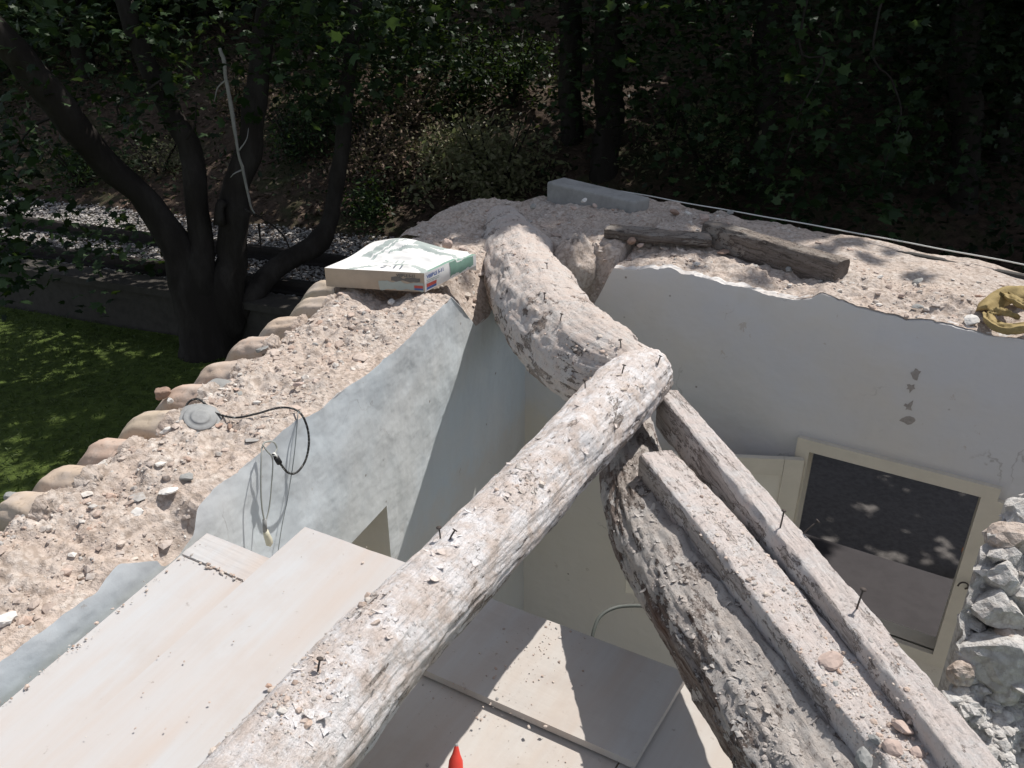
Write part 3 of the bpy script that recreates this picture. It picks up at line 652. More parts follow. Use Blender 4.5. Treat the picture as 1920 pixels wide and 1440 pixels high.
# ------------------------------------------------------------------ boards and panels
def board(name, label, corner, e, g, wid, ln, z, th, mat, sag=0.0, group=None):
    """corner far left at top level z; e across, g towards the camera"""
    c = np.array(corner[:2]); NU, NV = 10, 34; b = MB(); e = np.array(e); g = np.array(g)
    def top(i, j):
        u, v = i / (NU - 1), j / (NV - 1); q = c + e * wid * u + g * ln * v
        return (q[0], q[1], z + .0018 * fbm((u * 3, v * 4, z * 9), 3) - sag * math.sin(math.pi * v))
    vs = [top(i, j) for i in range(NU) for j in range(NV)]; N = len(vs); vs += [(x, y, zz - th) for x, y, zz in vs]; fs = []; uv = [(i / (NU - 1) * wid, j / (NV - 1) * ln) for i in range(NU) for j in range(NV)] * 2
    for i in range(NU - 1):
        for j in range(NV - 1):
            a = i * NV + j; fs += [(a, a + 1, a + NV + 1, a + NV), (N + a, N + a + NV, N + a + NV + 1, N + a + 1)]
    for j in range(NV - 1):
        for i in (0, NU - 1): a = i * NV + j; fs.append((a, N + a, N + a + 1, a + 1))
    for i in range(NU - 1):
        for j in (0, NV - 1): a = i * NV + j; fs.append((a, a + NV, N + a + NV, N + a))
    b.add(vs, fs, 0, False, uv); o = b.build(name, mat); return tag(o, label, name.replace('_', ' '), group)
def n2(v): v = np.array(v[:2]); return v / np.linalg.norm(v)
F1 = PZ(572, 990, -.06); e1 = n2(PZ(745, 1052, -.06) - F1); g1 = n2(PZ(67, 1433, -.06) - F1)
board('scaffold_board', 'wide pale scaffold board beside the limed trunk, lapped over the others', F1, e1, g1, .46, 2.6, -.055, .027, M_BRD, .012, 'boards along the left wall')
F2 = PZ(388, 1000, -.095); e2 = n2(PZ(505, 1047, -.095) - F2); g2 = n2(PZ(0, 1322, -.095) - F2)
SPL = np.linalg.norm((PZ(340, 1040, -.095) - F2)[:2])
board('scaffold_board', 'short pinkish board end at the far side of the cracked joint', F2, e2, g2, .44, SPL - .004, -.094, .024, M_BRD, 0, 'boards along the left wall')
board('scaffold_board', 'long dusty board lying tight along the left wall', F2 + np.append(g2 * (SPL + .003), 0), e2, g2, .44, 2.4, -.096, .024, M_BRD, .006, 'boards along the left wall')
rg = np.random.default_rng(9); pos = []; sz = []
for k in range(70):
    f = rg.uniform(0, 1); q = F2[:2] + g2 * SPL + e2 * (.02 + f * .36) + rg.normal(0, .006, 2); pos.append((q[0], q[1], -.092)); sz.append(.002 + .007 * rg.random() ** 3)
for k in range(50):
    x, y = rg.uniform(0, 700), rg.uniform(1000, 1430); q = PZ(x, y, -.053)
    if y > 1000 + (575 - x) * .75 + 5 and y < 1180 + (620 - x) * 1.1: pos.append(q); sz.append(.0015 + .004 * rg.random() ** 4)
for k in range(260):                                                     # debris banked against the limed trunk
    f = rg.uniform(0, 1); x, y = 760 - f * 360 + rg.normal(-8, 9), 1090 + f * 340 + rg.normal(0, 8); q = PZ(x, y, -.05); pos.append(q); sz.append(.003 + .014 * rg.random() ** 3.5)
for k in range(60):
    f = rg.uniform(0, 1); x, y = 395 - f * 395 + rg.normal(0, 5), 1005 + f * 320 + rg.normal(0, 5); pos.append(PZ(x, y, -.092)); sz.append(.0015 + .007 * rg.random() ** 4)
tag(link('board_crumbs', stones_mesh('board_crumbs', np.array(pos), np.array(sz), M_STONE, rg, 1)), 'mortar crumbs scattered over the boards', 'rubble', kind='stuff')

ZP = -.52
G1 = PZ(920, 1122, ZP); G2 = PZ(1290, 1262, ZP); G3 = PZ(1190, 1430, ZP); eP = n2(G2 - G1); gP = n2(G3 - G2); wP = np.linalg.norm((G2 - G1)[:2])
board('formwork_panel', 'upper formwork panel half in sun at the bottom of the room', G1 - np.append(eP * .45, 0), eP, gP, wP + .45, np.linalg.norm((G3 - G2)[:2]), ZP, .027, M_BRD2, 0, 'formwork panels on the platform')
ZL = ZP - .035
c0 = G1[:2] - eP * .75 + gP * .008
board('formwork_panel', 'lower formwork panel with the red nozzle standing on it', c0, eP, gP, .75 + wP * .93, 1.5, ZL, .027, M_BRD2, 0, 'formwork panels on the platform')
board('formwork_panel', 'lower formwork panel beneath the barked trunk on the right', c0 + eP * (.756 + wP * .93), eP, gP, .62, 1.5, ZL - .001, .027, M_BRD2, 0, 'formwork panels on the platform')
for k, s_ in enumerate((.15, .9)):
    m = MB(); q = c0 + gP * (s_ + .1) + eP * 1.1; m.box((q[0], q[1], ZL - .10), (3.2, .075, .14), math.atan2(eP[1], eP[0]), 0, .003)
    tag(m.build('scaffold_joist', M_BEAMG), ['wooden joist under the far side of the formwork panels', 'wooden joist under the near side of the formwork panels'][k], 'joist', 'joists under the panels')
pos = []; sz = []
for k in range(240):
    f, h_ = rg.uniform(0, 1), rg.uniform(0, 1); q = G1[:2] + eP * wP * (.15 + .6 * rg.normal(.35, .25)) + gP * .5 * f; 
    pos.append((q[0], q[1], ZP + .002)); sz.append(.0012 + .006 * rg.random() ** 5)
for k in range(110):
    q = G3[:2] - eP * rg.uniform(-.1, .75) + gP * rg.uniform(.02, .4); pos.append((q[0], q[1], ZL + .002)); sz.append(.0012 + .006 * rg.random() ** 5)
tag(link('panel_crumbs', stones_mesh('panel_crumbs', np.array(pos), np.array(sz), M_STONE, rg, 1)), 'small crumbs of mortar on the formwork panels', 'rubble', kind='stuff')

nz = empty('sealant_nozzle', PZ(853, 1475, ZL), 'red pointed plastic nozzle at the bottom edge of the picture', 'nozzle')
p = PZ(853, 1475, ZL); tip = PZ(856, 1396, ZL + .105)
def lathe(prof, base, axis, n=24):
    a = Vector(axis).normalized(); u_ = a.orthogonal().normalized(); s_ = a.cross(u_); b = MB(); K = len(prof)
    vs = [Vector(base) + a * h_ + (u_ * math.cos(2 * math.pi * k / n) + s_ * math.sin(2 * math.pi * k / n)) * r for r, h_ in prof for k in range(n)]
    fs = [(i * n + k, i * n + (k + 1) % n, (i + 1) * n + (k + 1) % n, (i + 1) * n + k) for i in range(K - 1) for k in range(n)]
    b.add(vs, fs, 0, True); b.add([vs[k] for k in range(n)], [tuple(range(n - 1, -1, -1))]); b.add([vs[(K - 1) * n + k] for k in range(n)], [tuple(range(n))]); return b
ax = tip - p; LN_ = np.linalg.norm(ax)
lathe([(.026, 0), (.026, LN_ * .3), (.022, LN_ * .42), (.020, LN_ * .62), (.0125, LN_ * .76), (.011, LN_ * .8), (.0055, LN_ * .97)], p, ax).build('cone', M_RED, nz)
lathe([(.0052, 0), (.0048, LN_ * .04), (.002, LN_ * .05)], p + ax * .97, ax, 12).build('tip', M_GREYP, nz)

# ------------------------------------------------------------------ roof tiles along the left eave
TL = ['pale clay roof tile half hidden behind the left end of the paper sack', 'clay roof tile nearest below the paper sack', 'second clay roof tile down from the paper sack, yellowish', 'pinkish clay roof tile third down from the paper sack', 'yellowish clay roof tile midway along the eave', 'clay roof tile with a stone wedged at its lower side', 'large reddish clay roof tile beside the ridged grey cap', 'greyish clay roof tile third from the left picture edge', 'dusty clay roof tile second from the left picture edge', 'clay roof tile cut by the left picture edge']
TP = [(603, 518), (580, 548), (522, 586), (464, 620), (406, 670), (340, 712), (272, 762), (190, 812), (110, 862), (28, 910)]
rg = np.random.default_rng(31)
for k, ((px, py), lab) in enumerate(zip(TP, TL)):
    q = PZ(px, py + 4, .05); s_, o_ = lcoord(q); zt = left_top(s_, .86)[2] - .012; q = PZ(px, py + 4, zt + .05); s_, o_ = lcoord(q); r0 = .092 + rg.uniform(-.008, .008); yaw = rg.normal(0, .06)
    def tl(i, j, r0=r0, k=k):
        u = i / 20; a = math.pi * (1.08 * j / 24 - .04); rr = r0 * (1 - .12 * (1 - u)); off = -.13 + .36 * u
        x = rr * math.cos(a); z = rr * math.sin(a) * .92 - .05 - .22 * off - (5.5 * off * off if off > 0 else 0)
        bite = .02 * max(0, fbm((j * .5, k * 3, 2), 3)) * (i > 18)
        w1 = .007 * fbm((u * 4 + k, a * 2.5, 1), 4)
        return lpt(s_ + x + off * yaw + w1, o_ + off - bite, zt + z + w1)
    b = MB(); b.grid(tl, 21, 25, 0, True); NV = len(b.v)
    inner = [tuple(np.array(v) - np.array([0, 0, .016])) for v in b.v]; fs = [tuple(reversed(f)) for f in b.f]; b.uv = []
    b.add(inner, fs, 0, True); b.f += [[24 + 0 * 25 + 0, 0, 0]] if False else []
    for j in range(24): a0, a1 = 20 * 25 + j, 20 * 25 + j + 1; b.f.append([a0, a1, NV + a1, NV + a0]); b.m.append(0); b.sm.append(False)
    b.uv = []; et = empty('roof_tile', q, lab, 'roof tile', 'clay tiles along the left eave'); b.build('clay_shell', M_TILE, et)
    mp = MB()
    def pf(i, j, k=k): a = math.pi * j / 24; rr = (r0 * .87) * i / 8; dm = .045 * math.cos(i / 8 * 1.5); return lpt(s_ + rr * math.cos(a) + .006 * fbm((i, j * .4, k), 3), o_ - .125 - dm + .012 * fbm((i * .6, j * .5, k + 9), 3), zt - .01 + rr * math.sin(a) * .92 + .01 * fbm((i * .5, j * .5, k), 3))
    mp.grid(pf, 9, 25, 0, True); mp.uv = []; mp.build('mortar_plug', M_RUB, et)

# ------------------------------------------------------------------ loose rubble and chunks
dep = bpy.context.evaluated_depsgraph_get()
def scatter_roof(fn, n, srange, trange, rng, sz0, p):
    P_ = []; S_ = []
    for _ in range(n):
        s_ = rng.uniform(*srange); t_ = rng.uniform(*trange)
        if fbm((s_ * 3, t_ * 4, 5), 3) < rng.uniform(-.5, .35): continue
        s = sz0 * (1 + rng.pareto(p)); s = min(s, sz0 * 9); q = np.array(fn(s_, t_)); q[2] += s * .02; P_.append(q); S_.append(s)
    return np.array(P_), np.array(S_)
rg = np.random.default_rng(41)
P_, S_ = scatter_roof(left_top, 18000, (-.1, 4.4), (.02, .97), rg, .0019, 1.9)
tag(link('loose_rubble', stones_mesh('loose_rubble', P_, S_, M_STONE, rg, 1)), 'loose mortar rubble and grit strewn over the top of the left wall', 'rubble', kind='stuff')
P_, S_ = scatter_roof(right_top, 17000, (-1.15, 4.0), (.01, .97), rg, .0021, 1.9)
keep = ~((P_[:, 0] > 2.0) & (np.array([rcoord(p)[1] for p in P_]) > .62) & (rg.random(len(P_)) > .12))
tag(link('loose_rubble', stones_mesh('loose_rubble', P_[keep], S_[keep], M_STONE, rg, 1)), 'loose rubble and grit strewn over the top of the right wall', 'rubble', kind='stuff')
P_, S_ = scatter_roof(lambda u, v: bw(int(u * 180), int(v * 70)), 11000, (.01, .99), (.0, .99), rg, .0042, 1.5)
tag(link('loose_rubble', stones_mesh('loose_rubble', P_, S_, M_RUBG, rg, 1)), 'grey grit and mortar crumbs clinging to the torn wall end', 'rubble', kind='stuff')
for fn_, sr, tr_, lab in ((left_top, (-.1, 4.2), (.05, .92), 'flat flakes of plaster and tile lying on the left wall top'), (right_top, (-1.0, 4.0), (.05, .9), 'flat flakes of plaster and tile lying on the right wall top')):
    P_, S_ = scatter_roof(fn_, 300, sr, tr_, rg, .009, 2.4); tag(link('plaster_flakes', stones_mesh('plaster_flakes', P_ + np.array([0, 0, .002]), S_, M_STONE, rg, 1, .28)), lab, 'flakes', kind='stuff')
M_CHW, M_CHG, M_CHP, M_CHB = flat('white_plaster_chunk', (.74, .71, .67), .9, .3, 18, .4), flat('grey_slate_chunk', (.33, .33, .32), .85, .4, 12, .5), flat('pink_mortar_chunk', (.52, .41, .36), .9, .4, 16, .5), flat('brown_brick_chunk', (.33, .23, .18), .9, .4, 16, .5)
CH = [  # px, py, z, size, flatten, material, label
    (735, 566, .02, .035, .8, M_CHW, 'bright white plaster lump in front of the paper sack'), (772, 570, .0, .04, .8, M_CHP, 'grey brown lump in the shadow under the paper sack'), (660, 560, .0, .05, .5, M_CHP, 'low mortar lump under the left half of the paper sack'),
    (612, 600, .03, .035, .35, M_CHG, 'flat grey chip below the paper sack'), (684, 620, .03, .035, .4, M_CHW, 'flat pale plaster flake near the wall edge under the sack'), (490, 655, .03, .05, .35, M_CHG, 'grey blue flake of render midway down the left wall top'),
    (410, 722, .03, .075, .35, M_CHG, 'large grey slate flake left of the black cord'), (445, 738, .03, .035, .5, M_CHG, 'small grey stone beside the large slate flake'), (303, 738, .04, .045, .9, M_CHB, 'brown stone wedged between two roof tiles'), (318, 752, .03, .02, .8, M_CHW, 'small round white pebble by the wedged stone'),
    (310, 805, .03, .045, .5, M_CHW, 'pale angular stone left of the ridged grey cap'), (272, 798, .02, .03, .6, M_CHG, 'dark green grey stone below the large tile'), (315, 778, .03, .022, .7, M_CHB, 'dark brown pebble above the angular pale stone'), (352, 895, .02, .04, .4, M_CHG, 'grey flake low on the rubble above the wall edge'),
    (315, 920, .02, .05, .3, M_CHW, 'cream plaster flake in the middle of the lower rubble'), (300, 880, .01, .07, .3, M_CHP, 'flat pinkish brick piece on the lower rubble'), (175, 905, .01, .03, .6, M_CHB, 'small brown stone under the third tile from the edge'), (60, 1005, -.0, .05, .5, M_CHB, 'dark brown shard on the rubble at the left'),
    (20, 930, .0, .03, .7, M_CHG, 'grey stone beside the left edge tile'), (10, 1160, .0, .04, .5, M_CHW, 'pale stone at the left picture edge'), (255, 960, .0, .035, .4, M_CHW, 'whitish flake near the hole in the left wall'), (455, 690, .03, .03, .5, M_CHW, 'white pebble above the black cord'), (430, 800, .03, .02, .6, M_CHB, 'brown pebble near the middle of the black cord'), (560, 720, .03, .03, .5, M_CHP, 'pink pebble near the wall edge above the cord end'), (375, 845, .01, .04, .5, M_CHP, 'pink mortar lump below the ridged grey cap'),
    (838, 458, .16, .045, 1., M_CHP, 'upright pink brick fragment behind the paper sack'), (870, 470, .12, .03, .8, M_CHP, 'pink crumb of mortar beside the upright brick fragment'), (1000, 388, .2, .035, .7, M_CHG, 'grey stone on top of the corner mound'), (1095, 375, .14, .04, .6, M_CHW, 'white rubble lump in the sun near the eave block'), (1075, 390, .13, .04, .6, M_CHP, 'sunlit pink lump beside the white one near the eave block'), (1115, 385, .13, .03, .6, M_CHP, 'pinkish pebble by the eave block'),
    (1290, 400, .12, .035, .6, M_CHW, 'whitish shard lying at the end of the flat plank'), (1320, 408, .1, .05, .7, M_CHP, 'brown stone between the flat plank and the timber block'), (1265, 398, .1, .05, .5, M_CHB, 'dark brown stone behind the flat plank'), (1370, 398, .1, .03, .6, M_CHG, 'grey pebble behind the head of the timber block'),
    (1185, 452, .1, .045, .9, M_CHB, 'dark clod at the open end of the flat plank'), (1200, 460, .07, .04, .5, M_CHP, 'thin curved tile sherd under the flat plank'), (1510, 500, .06, .045, .8, M_CHG, 'grey mortar lump in front of the timber block'), (1540, 515, .05, .05, .8, M_CHG, 'big grey mortar lump below the end of the timber block'), (1565, 520, .04, .04, .7, M_CHW, 'pale mortar lump at the tip of the timber block'), (1480, 505, .05, .035, .8, M_CHG, 'small grey lump under the middle of the timber block'), (1305, 495, .04, .03, .6, M_CHW, 'white flake on the right wall edge'), (1285, 490, .03, .03, .6, M_CHG, 'grey flake on the right wall edge'), (1355, 472, .06, .045, .3, M_CHB, 'dark flat tile sherd near the timber block'), (1720, 527, .05, .05, .4, M_CHG, 'flat grey stone right of the timber block'), (1720, 575, .03, .045, .4, M_CHG, 'grey flake above the right wall edge'), (1820, 600, .03, .045, .3, M_CHW, 'bright white plaster chip left of the yellow gloves'), (1650, 520, .05, .03, .6, M_CHW, 'white pebble in the middle of the right wall top'), (1690, 555, .04, .025, .6, M_CHP, 'pink pebble above the right wall edge'),
    (1560, 1240, .11, .036, .7, M_CHP, 'biggest plaster lump on the rubble heaped beam'), (1592, 1258, .10, .018, .7, M_CHW, 'small white lump beside the biggest lump on the beam'), (1565, 1285, .11, .014, .7, M_CHG, 'grey pebble below the biggest lump on the beam'), (1690, 1365, .14, .03, .5, M_CHP, 'flat brick piece lying across the rubble heaped beam'), (1675, 1405, .14, .026, .8, M_CHP, 'pinkish lump at the bottom of the rubble heaped beam'), (1640, 1385, .14, .018, .8, M_CHG, 'grey lump at the bottom of the rubble heaped beam'), (1720, 1412, .14, .022, .6, M_CHP, 'pink lump at the bottom right of the rubble heaped beam'), (1620, 1422, .14, .03, .8, M_CHG, 'large grey lump by the barked trunk at the bottom')]
for (px, py, z, s, fl, mt, lab) in CH:
    me = rock(s * .72, fl, mt, px); o = link('stone_chunk', me); o.location = PZ(px, py, z); o.rotation_euler = (rg.normal(0, .2), rg.normal(0, .2), rg.uniform(0, 6))
    tag(o, lab, 'stone', 'loose chunks of rubble')

# ------------------------------------------------------------------ paper sack
sk = empty('paper_sack', PZ(612, 537, .075), 'crumpled white printed paper sack lying on the far left corner of the wall', 'sack')
SA = PZ(612, 537, .075); SB = PZ(797, 548, .075); eS = n2(SB - SA); wS = np.linalg.norm((SB - SA)[:2]); gS = n2(PZ(888, 500, .03) - SB); dS = np.linalg.norm((PZ(888, 500, .03) - SB)[:2]); gS = n2(gS * .75 + np.array([-.30, .62]))
hS = .105
SC_, SD_ = PZ(893, 507, .075), PZ(706, 492, .075); eS = n2(SB - SA); gS = n2(SC_ - SB); nR = np.array([gS[1], -gS[0]])
def sack_top(u, v):
    z = hS + .055 * math.exp(-((u - .3) / .32) ** 2 - ((v - .95) / .3) ** 2) + .018 * math.exp(-((u - .75) / .25) ** 2 - ((v - .55) / .3) ** 2) - .02 * math.exp(-((u - .22) / .16) ** 2 - ((v - .42) / .25) ** 2)
    e_ = min(1, 6 * min(u, 1 - u, v, (1 - v) * 2)); z += e_ * (.014 * fbm((u * 3 + v * 1.5, v * 5, 3), 4) + .012 * (abs(fbm((u * 2.2, v * 4.5 + u * 2, 8), 3)) ** .8 - .25)) 
    return z - .012 * (u > .93) * (v > .6)
def sack_pt(u, v, z):
    sh = 1 - .32 * max(0, .5 - u) * v                                    # the back narrows to the left
    q = (SA * (1 - u) * (1 - v) + SB * u * (1 - v) + SC_ * u * v + SD_ * (1 - u) * v)[:2]
    return (q[0], q[1], SA[2] + z)
b = MB(); NU, NV = 61, 51
vs = [sack_pt(i / 60, j / 50, sack_top(i / 60, j / 50)) for i in range(NU) for j in range(NV)]
def sack_mat(u, v):
    if .14 < u + .25 * v - .32 * v * v < .24 and v > .48: return 1
    if .26 < u + .25 * v - .32 * v * v < .29 and v > .45: return 1
    if .42 < u < .72 and v > .86: return 1
    q = (u - .62) ** 2 / .16 + (v + .12) ** 2 / .12
    if .8 < q < 1.15: return 1
    if abs(v - .62 - .2 * u + .1 * math.sin(u * 9)) < .045 and u > .3: return 1
    if u > .955: return 2
    return 0
for i in range(NU - 1):
    for j in range(NV - 1):
        b.f.append([i * NV + j, (i + 1) * NV + j, (i + 1) * NV + j + 1, i * NV + j + 1]); b.m.append(sack_mat(i / 60, j / 50)); b.sm.append(True)
b.v = vs
b.build('crumpled_top', [M_PAPER, M_PAPERG, M_GREENP], sk)
b = MB()
def side(fn, n, mi):
    vs = [fn(i / n, j / 6) for i in range(n + 1) for j in range(7)]
    b.add(vs, [(i * 7 + j, (i + 1) * 7 + j, (i + 1) * 7 + j + 1, i * 7 + j + 1) for i in range(n) for j in range(6)], mi, True)
def bul(u, v): return .008 * math.sin(math.pi * v) * math.sin(math.pi * u)
def fr_(u, k): p_ = np.array(sack_pt(u, 0, sack_top(u, 0) * k)); p_[:2] -= gS * bul(u, k); return tuple(p_)
def rt_(v, k): p_ = np.array(sack_pt(1, v, sack_top(1, v) * k + (1 - k) * .03 * v)); p_[:2] += nR * bul(v, k); return tuple(p_)
side(fr_, 40, 1); side(rt_, 40, 0); side(lambda u, k: sack_pt(u, 1, sack_top(u, 1) * k), 40, 0); side(lambda v, k: sack_pt(0, v, sack_top(0, v) * k), 30, 0)
b.add([sack_pt(0, 0, .0), sack_pt(1, 0, .0), sack_pt(1, 1, .03), sack_pt(0, 1, .0)], [(3, 2, 1, 0)], 1)
b.build('sides', [M_PAPER, M_PAPERB], sk)
def strip(name, fn, u0, u1, k0, k1, nrm, mat, n=14, jag=0.0):
    m = MB(); vs = []
    for i in range(n + 1):
        for j in range(4):
            u = u0 + (u1 - u0) * i / n; k = k0 + (k1 - k0) * j / 3 + (jag * fbm((u * 14, j * 3, k0 * 9), 2) if j in (0, 3) else 0)
            p_ = np.array(fn(u, k)); p_[:2] += nrm * .0025; vs.append(tuple(p_))
    m.add(vs, [(i * 4 + j, (i + 1) * 4 + j, (i + 1) * 4 + j + 1, i * 4 + j + 1) for i in range(n) for j in range(3)], 0, True); m.build(name, mat, sk)
strip('print_band', rt_, .46, .93, .18, .97, nR, M_GREENP, 20, .14)
strip('print_stripe', rt_, .03, .20, .22, .40, nR, M_REDP); strip('print_stripe', rt_, .03, .20, .08, .21, nR, M_BLUE); strip('print_stripe', rt_, .03, .25, .56, .60, nR, M_PAPERG); strip('print_stripe', rt_, .03, .25, .48, .51, nR, M_PAPERG)
strip('print_stripe', fr_, .90, .985, .20, .34, -gS, M_REDP); strip('print_stripe', fr_, .90, .985, .10, .19, -gS, M_BLUE); strip('print_patch', fr_, .68, .96, .52, .72, -gS, M_DKP, 20, .10); strip('print_patch', fr_, .55, .99, .05, .48, -gS * .6, M_PAPERG, 20, .12)
def text_on(txt, origin, xd, yd, h_, mat, name='lettering', lift=.004):
    cu = bpy.data.curves.new(name, 'FONT'); cu.body = txt; cu.size = h_ * 1.4; cu.offset = .0012; tmp = bpy.data.objects.new(name, cu); COL.objects.link(tmp)
    bpy.context.view_layer.update(); me = bpy.data.meshes.new_from_object(tmp.evaluated_get(bpy.context.evaluated_depsgraph_get())); bpy.data.objects.remove(tmp); me.materials.clear(); me.materials.append(mat)
    xd = Vector(xd).normalized(); yd = Vector(yd); yd = (yd - xd * yd.dot(xd)).normalized(); n_ = xd.cross(yd)
    for v in me.vertices: v.co = Vector(origin) + xd * v.co.x + yd * v.co.y + n_ * lift
    o = link(name, me, sk); return o
text_on('VISIBLE 5-11', rt_(.03, .68), Vector(rt_(.42, .74)) - Vector(rt_(.03, .68)), (0, 0, 1), .019, M_BLUE, lift=.006)
text_on('VISIBLE 5-11', fr_(.73, .77), Vector(fr_(.95, .77)) - Vector(fr_(.73, .77)), (0, 0, 1), .014, M_DKP)
a0 = Vector(sack_pt(.52, .12, hS + .03)); text_on('5-11', a0, Vector(sack_pt(.8, .12, hS + .03)) - a0, Vector(sack_pt(.52, .3, hS + .03)) - a0, .05, M_PAPERG, lift=.0)

# ------------------------------------------------------------------ timbers, eave block and cable on the right wall top
tb = empty('timber_block', PZ(1450, 470, .05), 'weathered grey timber block with a red paint mark lying on the right wall', 'timber')
p0, p1 = PZ(1330, 415, .135), PZ(1585, 490, .10)
beam_mesh([(1330, 414, .19), (1450, 449, .18), (1584, 488, .165)], .13, .17, 70, 51.2, .006, .012).build('timber', M_BEAMG, tb)
pl = empty('flat_plank', PZ(1230, 440, .06), 'rough flat plank in dappled shade behind the trunk, beside the timber block', 'plank')
beam_mesh([(1140, 424, .15), (1230, 433, .15), (1332, 441, .13)], .17, .06, 50, 61.7, .008, .012).build('timber', M_BEAMG, pl)
tg = empty('flat_plank', PZ(1220, 460, .05), 'short brown broken plank just below the longer flat plank', 'plank')
beam_mesh([(1190, 441, .07), (1240, 452, .06), (1290, 462, .05)], .10, .04, 30, 71.7, .01, .014).build('timber', M_BEAMG, tg)
EB = empty('eave_block', PZ(1040, 360, .1), 'whitish concrete block at the far end of the right eave', 'block')
m = MB(); d_ = n2(PZ(1180, 366, .1) - PZ(1040, 342, .1)); q = (PZ(1048, 352, .14)[:2] + d_ * .35)
m.box((q[0], q[1], .085), (.80, .20, .20), math.atan2(d_[1], d_[0]), 0, .012, 0, .05); o = m.build('block', flat('stained_concrete', (.34, .335, .325), .9, .5, 9, .5), EB)
md = o.modifiers.new('bevel', 'BEVEL'); md.width = .02; md.segments = 3
ev = empty('eave_gutter', PZ(1500, 420, .05), 'thin dark gutter strip along the outer edge of the right roof', 'gutter')
EP = [PZ(x, y, .10) for x, y in [(1040, 338), (1180, 361), (1300, 383), (1450, 409), (1600, 436), (1760, 466), (1920, 496), (2080, 527)]]
m = MB(); off = np.array([RN[0], RN[1], 0]) * .02
vs = []
for p_ in EP: vs += [tuple(p_ - off * 2.6 + np.array([0, 0, -.05])), tuple(p_ + off * .6 + np.array([0, 0, -.055])), tuple(p_ + off * .6 + np.array([0, 0, -.16])), tuple(p_ - off * 2.2 + np.array([0, 0, -.16]))]
n = len(EP); m.add(vs, [(i * 4 + k, i * 4 + (k + 1) % 4, i * 4 + 4 + (k + 1) % 4, i * 4 + 4 + k) for i in range(n - 1) for k in range(4)] + [(3, 2, 1, 0)]); m.build('strip', M_ZINC, ev)
m = MB(); m.tube([p_ + np.array([0, 0, .0012 * math.sin(i * .7)]) for i, p_ in enumerate(catmull(EP, 60))], .0042, 8)
tag(m.build('eave_cable', M_WHITE), 'thin pale cable stretched along the outer edge of the right eave', 'cable')

# ------------------------------------------------------------------ yellow gloves
def sheet(path, wid, th, curl, name, parent, seed, mat=M_YEL):
    pts = catmull(path, 40); b = MB(); K = 22; vs = []
    for i, p_ in enumerate(pts):
        t = pts[min(i + 1, 39)] - pts[max(i - 1, 0)]; t /= np.linalg.norm(t); s_ = np.cross(t, [0, 0, 1]); s_ /= np.linalg.norm(s_); u_ = np.cross(s_, t); f = i / 39
        w_ = wid * (.35 + .75 * math.sin(math.pi * min(1, .12 + f * .88)) ** .7); cr = curl(f)
        for k in range(K):
            a = 2 * math.pi * k / K; x = math.cos(a) * w_; y = math.sin(a) * th * (.6 + .5 * math.sin(math.pi * f)) + cr * (math.cos(a) ** 2) * w_
            n_ = .013 * fbm((f * 6 + seed, a * 1.5, 2), 4)
            vs.append(tuple(p_ + s_ * (x + n_) + u_ * (y + n_)))
    b.add(vs, [(i * K + k, i * K + (k + 1) % K, (i + 1) * K + (k + 1) % K, (i + 1) * K + k) for i in range(39) for k in range(K)] + [tuple(range(K - 1, -1, -1)), tuple(39 * K + k for k in range(K))], 0, True)
    return b.build(name, mat, parent)
gl = empty('work_glove', PZ(1890, 560, .05), 'upper crumpled yellow leather glove at the right picture edge', 'glove', 'yellow work gloves')
sheet([PZ(1846, 578, .07), PZ(1866, 556, .10), PZ(1895, 543, .12), PZ(1945, 545, .10), PZ(1990, 560, .07)], .055, .018, lambda f: -.75, 'palm', gl, 1)
sheet([PZ(1885, 552, .11), PZ(1905, 566, .11), PZ(1930, 578, .10), PZ(1960, 590, .06)], .032, .016, lambda f: .3, 'finger', gl, 2)
g2_ = empty('work_glove', PZ(1890, 605, .03), 'lower yellow leather glove curled on the right wall edge', 'glove', 'yellow work gloves')
sheet([PZ(1852, 590, .05), PZ(1858, 606, .04), PZ(1880, 617, .04), PZ(1910, 617, .05), PZ(1950, 608, .06), PZ(1990, 600, .06)], .030, .022, lambda f: .35, 'palm', g2_, 3)
sheet([PZ(1854, 588, .06), PZ(1868, 582, .075), PZ(1890, 586, .07), PZ(1912, 596, .05)], .024, .014, lambda f: -.4, 'finger', g2_, 4)

# ------------------------------------------------------------------ cords, hanging lamp holder, cap, cable
def wallpt(x, y, off): return PP(x, y, (CORN[0] + LN[0] * off, CORN[1] + LN[1] * off, 0), LN)
t = NT('speckled_cord'); f = t.noi(t.co(), 130, 3, .6); M_CORD = t.out(t.ramp(f, [(.45, (.03, .03, .03)), (.58, (.06, .06, .06)), (.66, (.5, .5, .47))]), (), .8)
cp = [PZ(347, 778, .03), PZ(352, 756, .06), PZ(370, 748, .075), PZ(388, 760, .06), PZ(404, 774, .045), PZ(440, 783, .04), PZ(480, 776, .045), PZ(520, 765, .05), PZ(548, 766, .045), wallpt(566, 778, .03), wallpt(577, 805, .05), wallpt(579, 835, .05), wallpt(572, 865, .05), wallpt(556, 886, .05), wallpt(540, 886, .05), wallpt(526, 870, .045), wallpt(517, 858, .04)]
m = MB(); m.tube(catmull(cp, 120), .0043, 8); cdo = empty('cord', cp[7], 'black speckled cord looping from the rubble over the left wall edge', 'cord'); m.build('rope', M_CORD, cdo)
m = MB(); m.tube([wallpt(524, 868, .045), wallpt(518, 858, .042)], .011, 8); m.tube([wallpt(517, 858, .042), wallpt(513, 851, .04)], .007, 8); m.build('knot', M_BLACK, cdo)
lh = empty('lamp_holder', wallpt(500, 1000, .03), 'ivory lamp holder hanging on thin flex against the left wall', 'lamp holder')
